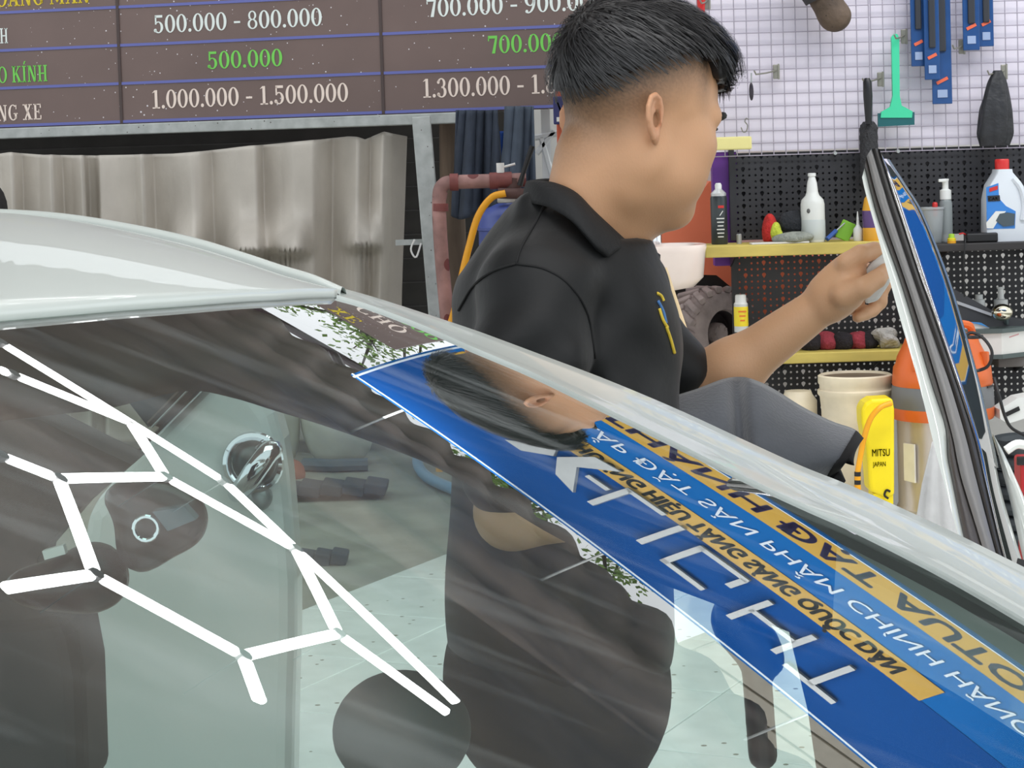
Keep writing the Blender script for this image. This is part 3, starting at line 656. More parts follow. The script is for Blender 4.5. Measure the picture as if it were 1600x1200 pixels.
flat([(1541, 348), (1556, 330), (1572, 330), (1560, 344), (1552, 357), (1542, 357)], 4.7835, wplastic, 'label_white', r)
flat([(1556, 345), (1562, 334), (1574, 332), (1586, 334), (1585, 352), (1568, 354)], 4.7825, mat('label_car', (70, 84, 92), .3), 'label_car', r)
text_mesh('CAR', at(1545, 313, 4.783), V(1, 0, 0), UZ, .012, .035, .01).build('lettering', mat('label_yellow', (240, 214, 40), .4), r)

# ---- lower shelf
YL = 4.85
ds = thing('microfibre_duster', V(lx(1315), YL, zl), 'fluffy red and black striped duster lying on the lower yellow shelf', 'duster')
for k, (px, c) in enumerate(((1268, 'black_fluff'), (1292, 'red_fluff'), (1316, 'black_fluff'), (1338, 'red_fluff'), (1355, 'black_fluff'))):
    lump('tuft', V(lx(px), YL, zl+.03), (.042, .05, .038), cloth_m(c, (156, 58, 70) if 'red' in c else (40, 36, 40)), None, None, ds, seed=10+k, amp=.22, freq=45)
lump('clear_bag', V(lx(1382), 4.82, zl+.034), (.052, .05, .042), mat('clear_film', (196, 192, 186), .25, var=.3, vscale=30, bump=.8, bscale=60), 'crumpled clear plastic bag beside the red and black duster', 'bag', seed=20, amp=.5, freq=60)
r = lathe_thing('cleaner_bottle', V(lx(1158), 4.84, at(1158, 556, 4.84)[2]), [('can', mat('grey_white_can', (206, 208, 204), .35), [(.026, 0), (.027, .006), (.027, .2)]), ('label', mat('yellow_label', (242, 218, 50), .4), [(.0272, .115), (.0276, .118), (.0276, .185), (.0272, .19)]), ('black_label', mat('label_black', (26, 30, 40), .4), [(.0272, .055), (.0276, .058), (.0276, .09), (.0272, .093)]), ('cap', wplastic, [(.027, .2), (.022, .208), (.021, .232), (.018, .236)])], 'yellow-labelled cleaner bottle standing right of the large rubber tyre', 'bottle')
g = G(); bb = V(lx(1158), 4.84, at(1158, 556, 4.84)[2])
for k in range(3): g.box(bb+V(.002, -.0278, .172-.017*k), (.03-.006*k, .001, .006))
g.build('label_print', mat('orange_print', (226, 120, 40), .4), r)
g = G(); x_ = at(1165, 556, 4.84)[0]; g.box(V(x_, 4.86, bb[2]-.02), (.1, .25, .04), bev=.004); tag(g.build('side_shelf', dkw), 'dark low shelf under the yellow-labelled bottle, behind the forearm', 'shelf')

# ---- grey shelf corner
cart = thing('white_carton', at(1560, 560, 4.7), 'white carton with dark base and lid edges on the grey shelf by the vacuum cleaner', 'box')
def zpy(px, py, Y): return at(px, py, Y)[2]
xa, xb, xc = at(1490, 540, 4.6)[0], at(1571, 540, 4.6)[0], at(1650, 540, 4.8)[0]; z0, z1 = zr, zpy(1560, 517, 4.62)
def cornerbox(xa, xb, xc, ya, yc, yback, z0, z1): return [V(xa, ya, z0), V(xb, ya, z0), V(xc, yc, z0), V(xc, yback, z0), V(xa, yback, z0)]
g = G(); g.prism(cornerbox(xa, xb, xc, 4.66, 4.83, 4.89, z0, z1), V(0, 0, z1-z0)); g.build('carton', mat('carton_white', (236, 234, 228), .6, var=.05), cart)
dg_ = mat('grey_green_edge', (86, 98, 96), .5)
for z in (z0, z1-.012): g = G(); g.prism(cornerbox(xa-.006, xb+.002, xc+.01, 4.65, 4.825, 4.895, z, z), V(0, 0, .016)); g.build('lid_edge', dg_, cart)
flat([(1577, 526), (1592, 521), (1592, 523), (1577, 528)], 4.645, mat('pink_print', (200, 150, 150), .5), 'print', cart)
pn = thing('sloped_case', at(1545, 510, 4.7), 'dark grey sloped equipment case with a pale stripe on the white carton', 'case')
zt2 = z1+.004
pc = [at(1470, 440, 4.76), at(1570, 496, 4.76), at(1602, 500, 4.76), at(1640, 505, 4.76)]
pc = [V(p[0], 4.76, max(p[2], zt2+.004)) for p in pc]
pcl = [V(pc[0][0], 4.76, zt2)]+pc+[V(pc[-1][0], 4.76, zt2)]
g = G(); g.prism(pcl, V(0, .12, 0)); g.build('case', mat('charcoal_case', (58, 60, 64), .5, var=.1), pn)
q = [at(1484, 466, 4.755), at(1551, 490, 4.755), at(1549, 494, 4.755), at(1484, 471, 4.755)]; g = G(); g.prism(q, V(0, .006, 0)); g.build('pale_stripe', mat('pale_grey', (176, 180, 184), .4), pn)
g = G(); g.prism([at(1500, 514, 4.7), at(1516, 504, 4.7), at(1534, 505, 4.7), at(1548, 514, 4.7)], V(0, .04, 0)); o = g.build('paper_pad', white_m); tag(o, 'white and blue paper packet lying on the white carton', 'packet')
g = G(); g.prism([at(1516, 503.8, 4.695), at(1534, 504.8, 4.695), at(1546, 512, 4.695), at(1530, 507, 4.695)], V(0, .03, 0)); g.build('blue_flap', mat('sky_blue_print', (70, 150, 220), .5), o)
for px, top_, nm in ((1530, 460, 'white-capped bottle with a wide flat cap behind the sloped case'), (1564, 450, 'white foam pump bottle behind the metal bulb')):
    b = V(at(px, 480, 4.945)[0], 4.945, zr); zt3 = zpy(px, top_, 4.945)-zr
    if px == 1530: lathe_thing('capped_bottle', b, [('bottle', clearp, [(.03, 0), (.031, zt3-.07), (.022, zt3-.04)]), ('cap', wplastic, [(.024, zt3-.045), (.022, zt3-.02), (.015, zt3-.018), (.015, zt3)])], nm, 'bottle')
    else: lathe_thing('foam_pump_bottle', b, [('bottle', clearp, [(.03, 0), (.031, zt3-.1), (.024, zt3-.075)]), ('pump', wplastic, [(.027, zt3-.075), (.027, zt3-.045), (.013, zt3-.042), (.011, zt3-.004), (.015, zt3-.002), (.015, zt3+.004), (0, zt3+.005)])], nm, 'bottle')
g = G(); c = at(1566, 488, 4.68); g.ell(c, (.04, .038, .032), nu=22, nv=14); mb = g.build('metal_bulb', mat('champagne_metal', (222, 216, 196), .12, metal=1.), smooth=True)
tag(mb, 'shiny champagne metal bulb resting on the sloped case', 'bulb'); g = G(); g.tube([c+V(.02, .02, -.01), V(c[0]+.035, 4.76, c[2]-.045)], .012, 8); g.build('stem', chrome_m, mb)

# ================================================================== wire-grid hooks and hanging tools
YG = YW-.03
hook_m = mat('hook_metal', (150, 148, 136), .45, metal=.5, var=.2)
hk0 = None
def hook(px, py, L=.1, label='', dx=-1):
    r = thing('grid_hook', at(px, py, YG), label, 'hook', 'clip hooks on the wire mesh')
    c = at(px, py, YG)
    g = G(); g.box(c+V(0, 0, 0), (.026, .012, .055), bev=.003); g.box(c+V(.008, -.006, 0), (.006, .008, .06)); g.build('clip_plate', hook_m, r)
    g = G(); g.tube([c+V(0, -.004, .004), c+V(dx*L*.5, -.05, -.006), c+V(dx*L, -.09, -.012), c+V(dx*(L+.008), -.1, .002)], .0032, 6); g.build('prong', hook_m, r)
    return c
hook(1137, 74, .02, 'metal clip hook close to the man\'s fringe')
hook(1213, 112, .09, 'metal clip hook carrying the small dark key fob')
hook(1376, 124, .08, 'metal clip hook holding the black brush handle')
hook(1413, 57, .05, 'metal clip hook above the green squeegee')
hook(1503, 73, .05, 'metal clip hook between the two blister pack bunches')
hook(1569, 112, .08, 'metal clip hook carrying the black bag')
hook(1105, 3, .03, 'metal clip hook above the red paintbrush')
fob = thing('key_fob', at(1174, 140, YG-.09), 'small dark key fob dangling on a thin ring from a hook', 'key fob')
g = G(); g.ell(at(1174, 143, YG-.09), (.009, .006, .035)); g.build('fob', mat('dark_fob', (48, 40, 48), .3), fob, smooth=True)
g = G(); g.tube([at(1174, 114, YG-.09), at(1174, 129, YG-.09)], .003, 6); g.build('ring', steel_m, fob)
g = G(); g.tube(spline([at(1158, 199, YG-.01), at(1161, 206, YG-.01), at(1166, 205, YG-.01), at(1168, 196, YG-.01), at(1164, 190, YG-.01), at(1166, 185, YG-.01), at(1170, 187, YG-.01)], 30), .0022, 6); tag(g.build('s_hook', hook_m), 'thin bare S-shaped wire hook on the mesh by the man\'s brow', 'hook')
br = thing('paintbrush', at(1098, 40, YG-.03), 'paintbrush with a red handle hanging behind the man\'s hair', 'paintbrush')
g = G(); g.lathe([(.012, 0), (.016, .06), (.01, .13), (.014, .2)], at(1096, 26, YG-.03), n=12, sy=.5); g.build('handle', redcap, br, **SM)
g = G(); g.prism([at(1090, 27, YG-.04), at(1101, 27, YG-.04), at(1108, 41, YG-.04), at(1088, 40, YG-.04)], V(0, .02, 0)); g.build('ferrule', mat('dark_ferrule', (60, 58, 58), .4, metal=.5), br)
g = G(); g.prism([at(1088, 40, YG-.04), at(1108, 41, YG-.04), at(1107, 62, YG-.04), at(1090, 62, YG-.04)], V(0, .02, 0)); g.build('bristles', mat('pale_bristle', (200, 190, 176), .8), br)
# boot at the top
bt = thing('rubber_boot', at(1298, 0, YG-.1), 'dirty brown rubber boot hanging toe-down from the top of the mesh', 'boot')
boot_m = mat('muddy_brown', (96, 80, 66), .75, var=.35, vscale=14, bump=.3, dots=(40, .12, (52, 42, 36)))
a, c = at(1268, -40, YG-.1), at(1304, 26, YG-.1); f = lambda P: smin(s_cap(P, a, c, .062, .058), s_ell(P, at(1304, 24, YG-.1), (.06, .055, .052)), .02)
pts, F = surfnet(f, np.minimum(a, c)-.1, np.maximum(a, c)+.1, .006); body_mesh('foot', boot_m, None, None) if False else body_mesh('foot', pts, F, boot_m, bt)
g = G(); g.lathe([(.066, 0), (.07, .04), (.066, .12)], at(1283, -4, YG-.1), axis=nrm(a-c), n=20); g.build('cuff', mat('dark_cuff', (58, 56, 56), .8, var=.2), bt, **SM)
# green squeegee
sq = thing('squeegee', at(1400, 195, YG-.05), 'bright green squeegee with a dark teal blade hanging on the mesh', 'squeegee')
gr = mat('mint_green', (64, 206, 156), .4); teal = mat('dark_teal_rubber', (16, 92, 96), .5)
ys_ = YG-.055
g = G(); pl_ = [(1393, 58), (1397, 53), (1402, 53), (1405, 58), (1406, 150), (1409, 165), (1426, 174), (1425, 184), (1376, 184), (1377, 175), (1391, 167), (1395, 150)]
g.prism([at(x, y, ys_) for x, y in pl_], V(0, .02, 0)); g.build('handle', gr, sq)
g = G(); g.prism([at(x, y, ys_+.004) for x, y in ((1372, 177), (1429, 175), (1429, 195), (1372, 198))], V(0, .012, 0)); g.build('blade', teal, sq)
# black brush with fuzzy head
bb_ = thing('duster_brush', at(1357, 260, YG-.09), 'charcoal fuzzy duster with a black handle hung on the mesh behind the door top', 'brush')
g = G(); g.tube([at(1355, 122, YG-.09), at(1355, 128, YG-.09), at(1356, 150, YG-.09), at(1357, 188, YG-.09), at(1357, 194, YG-.09)], [.010, .0165, .018, .013, .012], 12); g.build('handle', black_m, bb_, **SM)
a, c = at(1357, 202, YG-.05), at(1359, 285, YG-.05)
rg = np.random.default_rng(3); Kf = rg.normal(size=(6, 3))*160
ff = lambda P: s_cap(P, a, c, .034, .036)+.0022*np.sin(P@Kf[0])*np.sin(P@Kf[1])+.0015*np.sin(P@Kf[2]*1.4)
pts, F = surfnet(ff, np.minimum(a, c)-.045, np.maximum(a, c)+.045, .005); body_mesh('fuzzy_head', pts, F, mat('charcoal_fluff', (62, 62, 64), .95, var=.3, vscale=120, bump=.6, bscale=200), bb_)
# blister packs
card_m = mat('blue_card', (26, 72, 128), .35, var=.12, vscale=20); film_m = mat('pack_navy', (34, 62, 112), .25); grey_b = mat('wiper_black', (48, 50, 54), .4)
def pack(px0, px1, pyb, yoff, label, blade):
    Y = YG-.04-yoff; r = thing('blister_pack', at((px0+px1)/2, pyb, Y), label, 'blister pack', 'blue wiper blade blister packs')
    a, b = at(px0, pyb, Y), at(px1, pyb-1, Y); zt_ = at(px0, -45, Y)[2]
    g = G(); g.box(V((a[0]+b[0])/2, Y, (a[2]+zt_)/2), (b[0]-a[0], .008, zt_-a[2]), bev=.003); g.build('card', card_m, r)
    w = b[0]-a[0]; g = G(); g.box(V(a[0]+w*.5, Y-.009, (a[2]+blade+zt_)/2), (w*.42, .012, zt_-a[2]-blade-.004), bev=.004); g.build('wiper_blade', grey_b, r)
    g = G(); g.box(V(a[0]+w*.5, Y-.0055, a[2]+.09), (w*.62, .003, .012), rot=roty(-.45)); g.build('orange_stripe', mat('orange_print2', (226, 104, 70), .4), r)
    g = G(); g.box(V(a[0]+w*.5, Y-.0055, a[2]+.04), (w*.5, .003, .03)); g.build('white_print', mat('grey_print', (150, 168, 200), .4), r)
pack(1424, 1447, 104, 0, 'blue wiper pack hanging shortest in the bunch beside the squeegee', .14)
pack(1445, 1469, 125, .024, 'blue wiper pack of middle length in the bunch beside the squeegee', .12)
pack(1457, 1488, 163, .0, 'longest blue wiper pack, hanging lowest of all', .2)
pack(1505, 1531, 79, .024, 'blue wiper pack left in the pair above the black bag', .1)
pack(1529, 1553, 73, 0, 'blue wiper pack right in the pair above the black bag', .09)
# black bag
bgm = mat('black_nylon', (36, 37, 40), .5, var=.2, bump=.3, bscale=30)
U_, V_ = 36, 24; P = np.zeros((V_, U_, 3))
for i in range(V_):
    v = i/(V_-1); w = np.interp(v, [0, .15, .5, .85, 1], [6, 14, 25, 27, 22]); py = 110+v*118; cx = np.interp(v, [0, 1], [1559, 1553])
    for j in range(U_):
        q = 2*PI*j/(U_); rr = 1+.12*math.sin(5*q+2*v)+.06*math.sin(9*q-4*v)
        c = at(cx, py, YG-.07); P[i, j] = c+V(w*.0024*math.cos(q)*rr, w*.0013*math.sin(q)*rr, 0)
g = G(); g.grid(np.concatenate([P, P[:, :1]], 1)); g.add([*P[-1]], [tuple(range(U_))]); g.add([*P[0]], [tuple(range(U_))]); tag(g.build('black_bag', bgm, smooth=True), 'black nylon bag hanging from a hook above the gallon bottle', 'bag')

# ================================================================== orange machine with the big tyre
om = thing('orange_machine', V(at(1090, 400, 5.5)[0], 5.5, 0), 'orange utility machine with a lugged rubber tyre behind the man\'s chin', 'machine')
orange = mat('orange_paint', (255, 132, 92), .5, var=.1, vscale=4); darkm = mat('greasy_black', (34, 30, 28), .7, var=.3)
g = G(); g.prism([at(x, y, 5.42) for x, y in ((960, 330), (1050, 325), (1085, 315), (1108, 284), (1152, 283), (1154, 400), (1300, 400), (1300, 500), (1156, 500), (1154, 458), (1120, 430), (960, 425))], V(0, .42, 0)); g.build('body', orange, om)
g = G(); g.prism([at(x, y, 5.45) for x, y in ((985, 425), (1116, 428), (1152, 454), (1150, 468), (1110, 452), (1060, 470), (985, 475))], V(0, .36, 0)); g.build('chassis', darkm, om)
ax = nrm(V(.62, -.78, .02)); wc = at(1111, 521, 5.3); Rw = .185; wheel_w = .17
tyre_m = mat('dusty_rubber', (160, 146, 142), .85, var=.3, vscale=14, bump=.3)
wh0 = wc-ax*wheel_w*.5
g = G(); g.lathe([(.09, .02), (.1, 0), (.135, -.004), (.165, .006), (.178, .03), (.18, wheel_w/2), (.178, wheel_w-.03), (.165, wheel_w-.006), (.135, wheel_w+.004), (.1, wheel_w), (.094, wheel_w-.02)], wh0, axis=ax, n=40, caps=False); g.build('tyre', tyre_m, om, **SM)
e1 = nrm(np.cross(ax, UZ)); e2 = np.cross(ax, e1); lug = None
for k in range(22):
    for sd_ in (0, 1):
        q = 2*PI*(k+.5*sd_)/22; d = e1*math.cos(q)+e2*math.sin(q); t = np.cross(ax, d)
        c = wc+ax*((.25 if sd_ else -.25)*wheel_w)+d*.18; R = np.stack([nrm(ax*.85+t*.5*(1 if sd_ else -1)), nrm(np.cross(d, nrm(ax*.85+t*.5*(1 if sd_ else -1)))), d], 1)
        g = G(); g.box(c, (wheel_w*.56, .026, .026), rot=R, bev=.006); g.build('tread_block', tyre_m, om)
g = G(); g.lathe([(.098, wheel_w-.012), (.092, wheel_w-.03), (.086, wheel_w-.07), (.0, wheel_w-.07)], wh0, axis=ax, n=32, caps=False); g.build('rim', mat('dark_rim', (52, 44, 44), .6, var=.2), om, **SM)
g = G(); g.lathe([(.046, wheel_w-.068), (.044, wheel_w-.035), (.036, wheel_w-.025), (0, wheel_w-.024)], wh0, axis=ax, n=24, caps=False)
for k in range(5):
    q = 2*PI*k/5; g.lathe([(.006, 0), (.006, .008)], wh0+ax*(wheel_w-.028)+(e1*math.cos(q)+e2*math.sin(q))*.03, axis=ax, n=6)
g.build('hub', tyre_m, om, **SM)
g = G(); g.box(V(wc[0]-.05, 5.6, .22), (.14, .14, .44)); g.box(V(wc[0]-.25, 5.6, .5), (.6, .3, .3)); g.build('undercarriage', darkm, om)

# ---- wash basin
wb = at(1010, 400, 4.5); ceram = mat('ceramic', (238, 222, 212), .18, var=.05)
ba = thing('wash_basin', V(wb[0], 4.5, 0), 'white ceramic pedestal wash basin with a chrome tap behind the polo collar', 'basin')
zr_ = zpy(1060, 383, 4.42); g = G(); N_ = 40; rings = []
def bring(sx, sy, z): return [V(wb[0]+sx*np.sign(math.cos(q))*abs(math.cos(q))**.6, 4.5+sy*np.sign(math.sin(q))*abs(math.sin(q))**.7, z) for q in np.linspace(0, 2*PI, N_, endpoint=False)]
P = [bring(.08, .07, zr_-.17), bring(.17, .13, zr_-.155), bring(.205, .16, zr_-.12), bring(.214, .17, zr_-.03), bring(.219, .175, zr_-.01), bring(.217, .172, zr_), bring(.18, .14, zr_-.002), bring(.16, .12, zr_-.03), bring(.1, .08, zr_-.09), bring(.02, .02, zr_-.1)]
P = np.array(P); g.grid(np.concatenate([P, P[:, :1]], 1)); g.add([*P[0]], [tuple(range(N_))]); g.add([*P[-1]], [tuple(range(N_))]); g.build('bowl', ceram, ba, smooth=True, angle=math.radians(50))
g = G(); g.lathe([(.12, 0), (.09, .1), (.06, .4), (.065, zr_-.16)], V(wb[0]+.03, 4.5, 0), n=20); g.build('pedestal', ceram, ba, **SM)
tap = G(); c = at(1026, 378, 4.62); tap.tube([V(c[0], 4.6, zr_-.003), V(c[0], 4.6, zr_+.085)], .018, 12); tap.tube([V(c[0], 4.6, zr_+.075), V(c[0]-.02, 4.5, zr_+.06)], .012, 10); tap.tube([V(c[0]-.035, 4.6, zr_), V(c[0]-.035, 4.6, zr_+.06)], .012, 10); tap.build('tap', chrome_m, ba, **SM)
g = G(); a, c = at(1044, 440, 4.22), at(1071, 522, 4.22); d = (c-a)/np.linalg.norm(c-a); g.tube([a-d*.05, a+d*(a[2]/-d[2])*.98], .012, 6)
tag(g.build('wooden_stick', mat('pale_wood', (214, 190, 150), .7, var=.15)), 'pale wooden stick leaning below the wash basin', 'stick')

# ================================================================== vacuum cleaner, buckets, right edge
vy = 4.4; vb = at(1473, 640, vy); vz = lambda py: at(1473, py, vy)[2]
vc = thing('vacuum_cleaner', V(vb[0], vy, 0), 'drum vacuum cleaner with an orange and grey lid and dented steel drum', 'vacuum cleaner')
orl = mat('orange_plastic', (222, 106, 44), .4, var=.08); greyb = mat('grey_band', (112, 114, 116), .5)
dent = mat('stained_steel', (196, 188, 180), .35, metal=.55, var=.35, vscale=7, stretch=(1, 1, .35), dots=(13, .12, (120, 84, 56)))
g = G(); g.lathe([(.16, .06), (.165, .07), (.165, vz(795)), (.172, vz(790)), (.165, vz(784)), (.165, vz(650))], V(vb[0], vy, 0), n=32); g.build('drum', dent, vc, **SM)
g = G(); g.lathe([(.18, vz(652)), (.184, vz(648)), (.183, vz(634))], V(vb[0], vy, 0), n=32); g.build('lower_ring', orl, vc, **SM)
g = G(); g.lathe([(.183, vz(634)), (.184, vz(632)), (.181, vz(602)), (.178, vz(600))], V(vb[0], vy, 0), n=32); g.build('grey_band', greyb, vc, **SM)
g = G(); g.lathe([(.178, vz(600)), (.18, vz(598)), (.174, vz(572)), (.165, vz(566)), (.16, vz(556)), (.135, vz(535)), (.13, vz(528)), (.115, vz(522)), (0, vz(520))], V(vb[0], vy, 0), n=32)
for q in (-2.35, -.62): g.box(V(vb[0]+.165*math.cos(q), vy+.165*math.sin(q), vz(560)), (.03, .02, .06), rot=rotz(q), bev=.005)
g.build('lid', orl, vc, **SM)
for q in (-1.9, -.6): g = G(); g.box(V(vb[0]+.182*math.cos(q), vy+.182*math.sin(q), vz(601)), (.004, .05, .006), rot=rotz(q)); g.build('vent_slot', black_m, vc)
g = G(); g.tube(spline([V(vb[0]-.09, vy-.02, vz(524)), V(vb[0]-.06, vy-.05, vz(506)), V(vb[0]+.08, vy-.05, vz(506)), V(vb[0]+.11, vy-.02, vz(524))], 20), .014, 8); g.build('handle', orl, vc, **SM)
g = G(); g.tube(spline([at(1508, 524, 4.24), at(1520, 520, 4.24), at(1538, 530, 4.22), at(1550, 550, 4.2), at(1545, 570, 4.2), at(1532, 578, 4.22), at(1518, 580, 4.22)], 40), .006, 8); g.tube(spline([at(1502, 525, 4.24), at(1518, 527, 4.22), at(1535, 526, 4.24)], 12), .007, 8)
g.tube(spline([at(1553, 590, 4.25), at(1562, 622, 4.22), at(1570, 650, 4.22), at(1580, 668, 4.22), at(1600, 680, 4.22)], 24), .006, 8); g.build('cable', black_m, vc, **SM)
g = G(); g.prism([V(vb[0]-.155, vy-.075, vz(686)), V(vb[0]-.125, vy-.118, vz(686)), V(vb[0]-.125, vy-.118, vz(745)), V(vb[0]-.155, vy-.075, vz(743))], V(-.006, -.006, 0)); g.build('paper_label', mat('paper_label', (232, 228, 214), .6, var=.15), vc)
for k in range(3):
    q = -2.3+k*.0; 
g = G(); g.lathe([(.17, .02), (.172, .03), (.172, .07), (.165, .075)], V(vb[0], vy, 0), n=32)
for q in (.6, 2.2, 3.8, 5.3): g.lathe([(.02, 0), (.02, .03)], V(vb[0]+.15*math.cos(q), vy+.15*math.sin(q), 0), n=10)
g.build('wheel_base', black_m, vc, **SM)

by = 4.55; bk = at(1336, 600, by); bz = lambda py: at(1336, py, by)[2]
bu = thing('white_bucket', V(bk[0], by, 0), 'stained white plastic bucket with a ribbed rim behind the yellow jug', 'bucket')
cream = mat('stained_cream', (226, 214, 188), .5, var=.25, vscale=6, dots=(10, .08, (140, 112, 84)))
g = G(); r1 = .131; g.lathe([(r1*.86, .0), (r1*.88, .01), (r1*.96, bz(640)), (r1*1.0, bz(618)), (r1*1.06, bz(614)), (r1*1.06, bz(608)), (r1*1.0, bz(606)), (r1*1.0, bz(600)), (r1*1.04, bz(597)), (r1*1.04, bz(586)), (r1*.98, bz(584)), (r1*.94, bz(590)), (r1*.9, bz(640)), (r1*.88, bz(590))][:12]+[(r1*.92, bz(640)), (0, bz(645))], V(bk[0], by, 0), n=32, caps=False); g.build('shell', cream, bu, **SM)
g = G(); g.lathe([(r1*.95, bz(588)), (0, bz(586))], V(bk[0], by, 0), n=28, caps=False); g.build('dark_contents', mat('muddy_lid', (112, 96, 80), .7, var=.25), bu, **SM)
g = G(); g.lathe([(.075, 0), (.07, .4), (.072, bz(632)), (.055, bz(622)), (.05, bz(616)), (0, bz(615))], V(at(1248, 620, 4.7)[0], 4.72, 0), n=20); tag(g.build('white_drum', cream, **SM), 'plain whitish plastic drum under the lower shelf, behind the grey towel', 'drum')

yy_ = 4.2; yel_p = mat('bright_yellow', (246, 222, 20), .4, var=.06)
yj = thing('yellow_jug', V(at(1368, 700, yy_)[0], yy_, 0), 'bright yellow jug with black lettering squeezed beside the vacuum drum', 'jug')
xa_, xb_ = at(1349, 700, yy_)[0], at(1399, 700, yy_)[0]; zz = lambda py: at(1370, py, yy_)[2]
pts_ = [(1346, 640), (1352, 630), (1362, 624), (1395, 622), (1398, 640), (1398, 775), (1385, 778), (1359, 768), (1354, 700), (1347, 662)]
pl2 = [at(x, y, yy_) for x, y in pts_]; 
g = G(); g.prism(pl2, V(0, .12, 0)); bmx = g.build('jug', yel_p, yj)
md = bmx.modifiers.new('soft_edge', 'BEVEL'); md.width = .012; md.segments = 3
g = G(); g.box(V((xa_+xb_)/2+.012, yy_+.06, zz(772)/2), (.07, .1, zz(772))); g.build('stand', yel_p, yj)
text_mesh('MITSU', at(1363, 713, yy_-.004), V(1, 0, .0), UZ, .026, .062, .02).build('lettering', black_m, yj)
text_mesh('JAPAN', at(1364, 729, yy_-.004), V(1, 0, .0), UZ, .017, .045, .02).build('lettering', black_m, yj)
g = G(); g.tube(spline([at(1391, 768, yy_-.004), at(1385, 766, yy_-.004), at(1382, 774, yy_-.004), at(1388, 779, yy_-.004)], 14), .004, 6); g.build('black_mark', black_m, yj)
ah = thing('air_hose', V(at(1340, 760, 4.1)[0], 4.1, 0), 'orange-yellow air hose with black end bands arching over the yellow jug', 'hose')
g = G(); g.tube(spline([at(1392, 630, 4.12), at(1375, 637, 4.1), at(1360, 655, 4.1), at(1350, 685, 4.1), at(1344, 715, 4.1), at(1340, 738, 4.1)], 34), .010, 10); g.build('hose', yel, ah, **SM)
for a, b, m in ((737, 744, black_m), (744, 750, yel), (750, 757, black_m), (757, 900, yel)):
    g = G(); g.tube([at(1340, a, 4.1), at(1340, b, 4.1) if b < 800 else V(at(1340, 760, 4.1)[0], 4.1, .03)], .0115, 10); g.build('band' if m is black_m else 'hose_end', m, ah, **SM)
# grey plastic sheet
shm = mat('grey_plastic_sheet', (190, 190, 190), .3, var=.12, bump=.4, bscale=14)
U_, V_ = 40, 26; P = np.zeros((V_, U_, 3))
for i in range(V_):
    v = i/(V_-1); L_ = np.interp(v, [0, .2, .5, 1], [1456, 1440, 1424, 1405]); R__ = np.interp(v, [0, 1], [1468, 1545])
    for j in range(U_):
        u = j/(U_-1); P[i, j] = at(L_+(R__-L_)*u, 690+335*v, 3.5-.12*math.sin(PI*u)*v+.03*math.sin(13*u+2*v)*v)
g = G(); g.grid(P); g.build('plastic_sheet', shm, smooth=True, solid=.004, label='grey-white plastic sheet bunched in front of the vacuum drum, left of the open door', cat='sheet')
# right edge oddments
rt = thing('caulking_tool', at(1585, 640, 4.3), 'white plastic tool with a dark slot at the picture\'s right edge beside the vacuum', 'tool')
g = G(); g.prism([at(x, y, 4.3) for x, y in ((1562, 640), (1590, 622), (1625, 615), (1630, 645), (1575, 662), (1563, 655))], V(0, .1, 0)); g.build('body', mat('white_plastic', (228, 230, 226), .35), rt)
g = G(); g.prism([at(x, y, 4.295) for x, y in ((1569, 646), (1592, 635), (1594, 641), (1571, 652))], V(0, .01, 0)); g.build('slot', black_m, rt)
g = G(); c = at(1600, 720, 4.5); cc = V(c[0]+.05, 4.5, .0)
for k in range(9): g.tube([cc+V(.16*math.cos(q), .16*math.sin(q), .03+.055*k) for q in np.linspace(0, 2*PI, 28, endpoint=False)], .026, 8, closed=True)
hs = g.build('coiled_hose', mat('dark_grey_hose', (66, 72, 76), .5), **SM); tag(hs, 'coiled dark grey hose standing behind the red tray at the picture\'s edge', 'hose')
rb = thing('red_tool_tray', at(1600, 740, 4.0), 'red tool tray with white handles at the right edge beyond the door', 'tray')
g = G(); c = at(1612, 730, 4.0); g.box(c-V(0, 0, .02), (.1, .1, .12), bev=.01); g.box(V(c[0], 4.0, c[2]/2-.04), (.08, .08, c[2]-.08)); g.build('tray', mat('tray_red', (176, 32, 40), .4), rb)
g = G(); g.tube(spline([at(1572, 704, 3.95), at(1590, 694, 3.95), at(1612, 700, 3.95), at(1620, 712, 3.95)], 14), .016, 8); g.build('handle', wplastic, rb, **SM)
g = G(); g.box(at(1600, 720, 3.95), (.05, .012, .03), bev=.004); g.build('slot', black_m, rb)
# ================================================================== blue hanging sign (seen mirrored in the windscreen)
frame(0); SA, SD = .33898, 6.24952
SMn = V(math.sin(SA), math.cos(SA), 0); SH = V(math.cos(SA), -math.sin(SA), 0)
def sgn(s, z, off=0.): return SMn*(SD-off)+SH*(s+.35)+UZ*z-V(0, 3, 0)
RS = np.stack([SH, SMn, UZ], 1); S0, S1, Z0, Z1 = -2.13, .85, 2.07, 3.06
sgn_t = thing('blue_hanging_sign', sgn(-.6, Z0), 'long blue hanging sign with yellow bands, mirrored in the windscreen', 'sign board')
sblue = mat('sign_blue', (6, 92, 162), .9, spec=.1, var=.08, vscale=1.5); sdark = mat('sign_deep_blue', (0, 66, 134), .9, spec=.1); sye = mat('sign_yellow', (176, 140, 44), .4)
sgrey = mat('letter_grey', (160, 166, 168), .4); sw_ = mat('sign_white', (190, 204, 216), .4); sblk = mat('sign_black', (16, 16, 22), .5); snavy = mat('sign_navy', (34, 24, 84), .5)
g = G(); g.box(sgn((S0+S1)/2, (Z0+Z1)/2, -.05), (S1-S0, .1, Z1-Z0), rot=RS, bev=.004); g.build('panel', sblue, sgn_t)
g = G(); g.box(sgn((S0+S1)/2, 2.82, .002), (S1-S0-.02, .003, .44), rot=RS); g.build('logo_field', sdark, sgn_t)
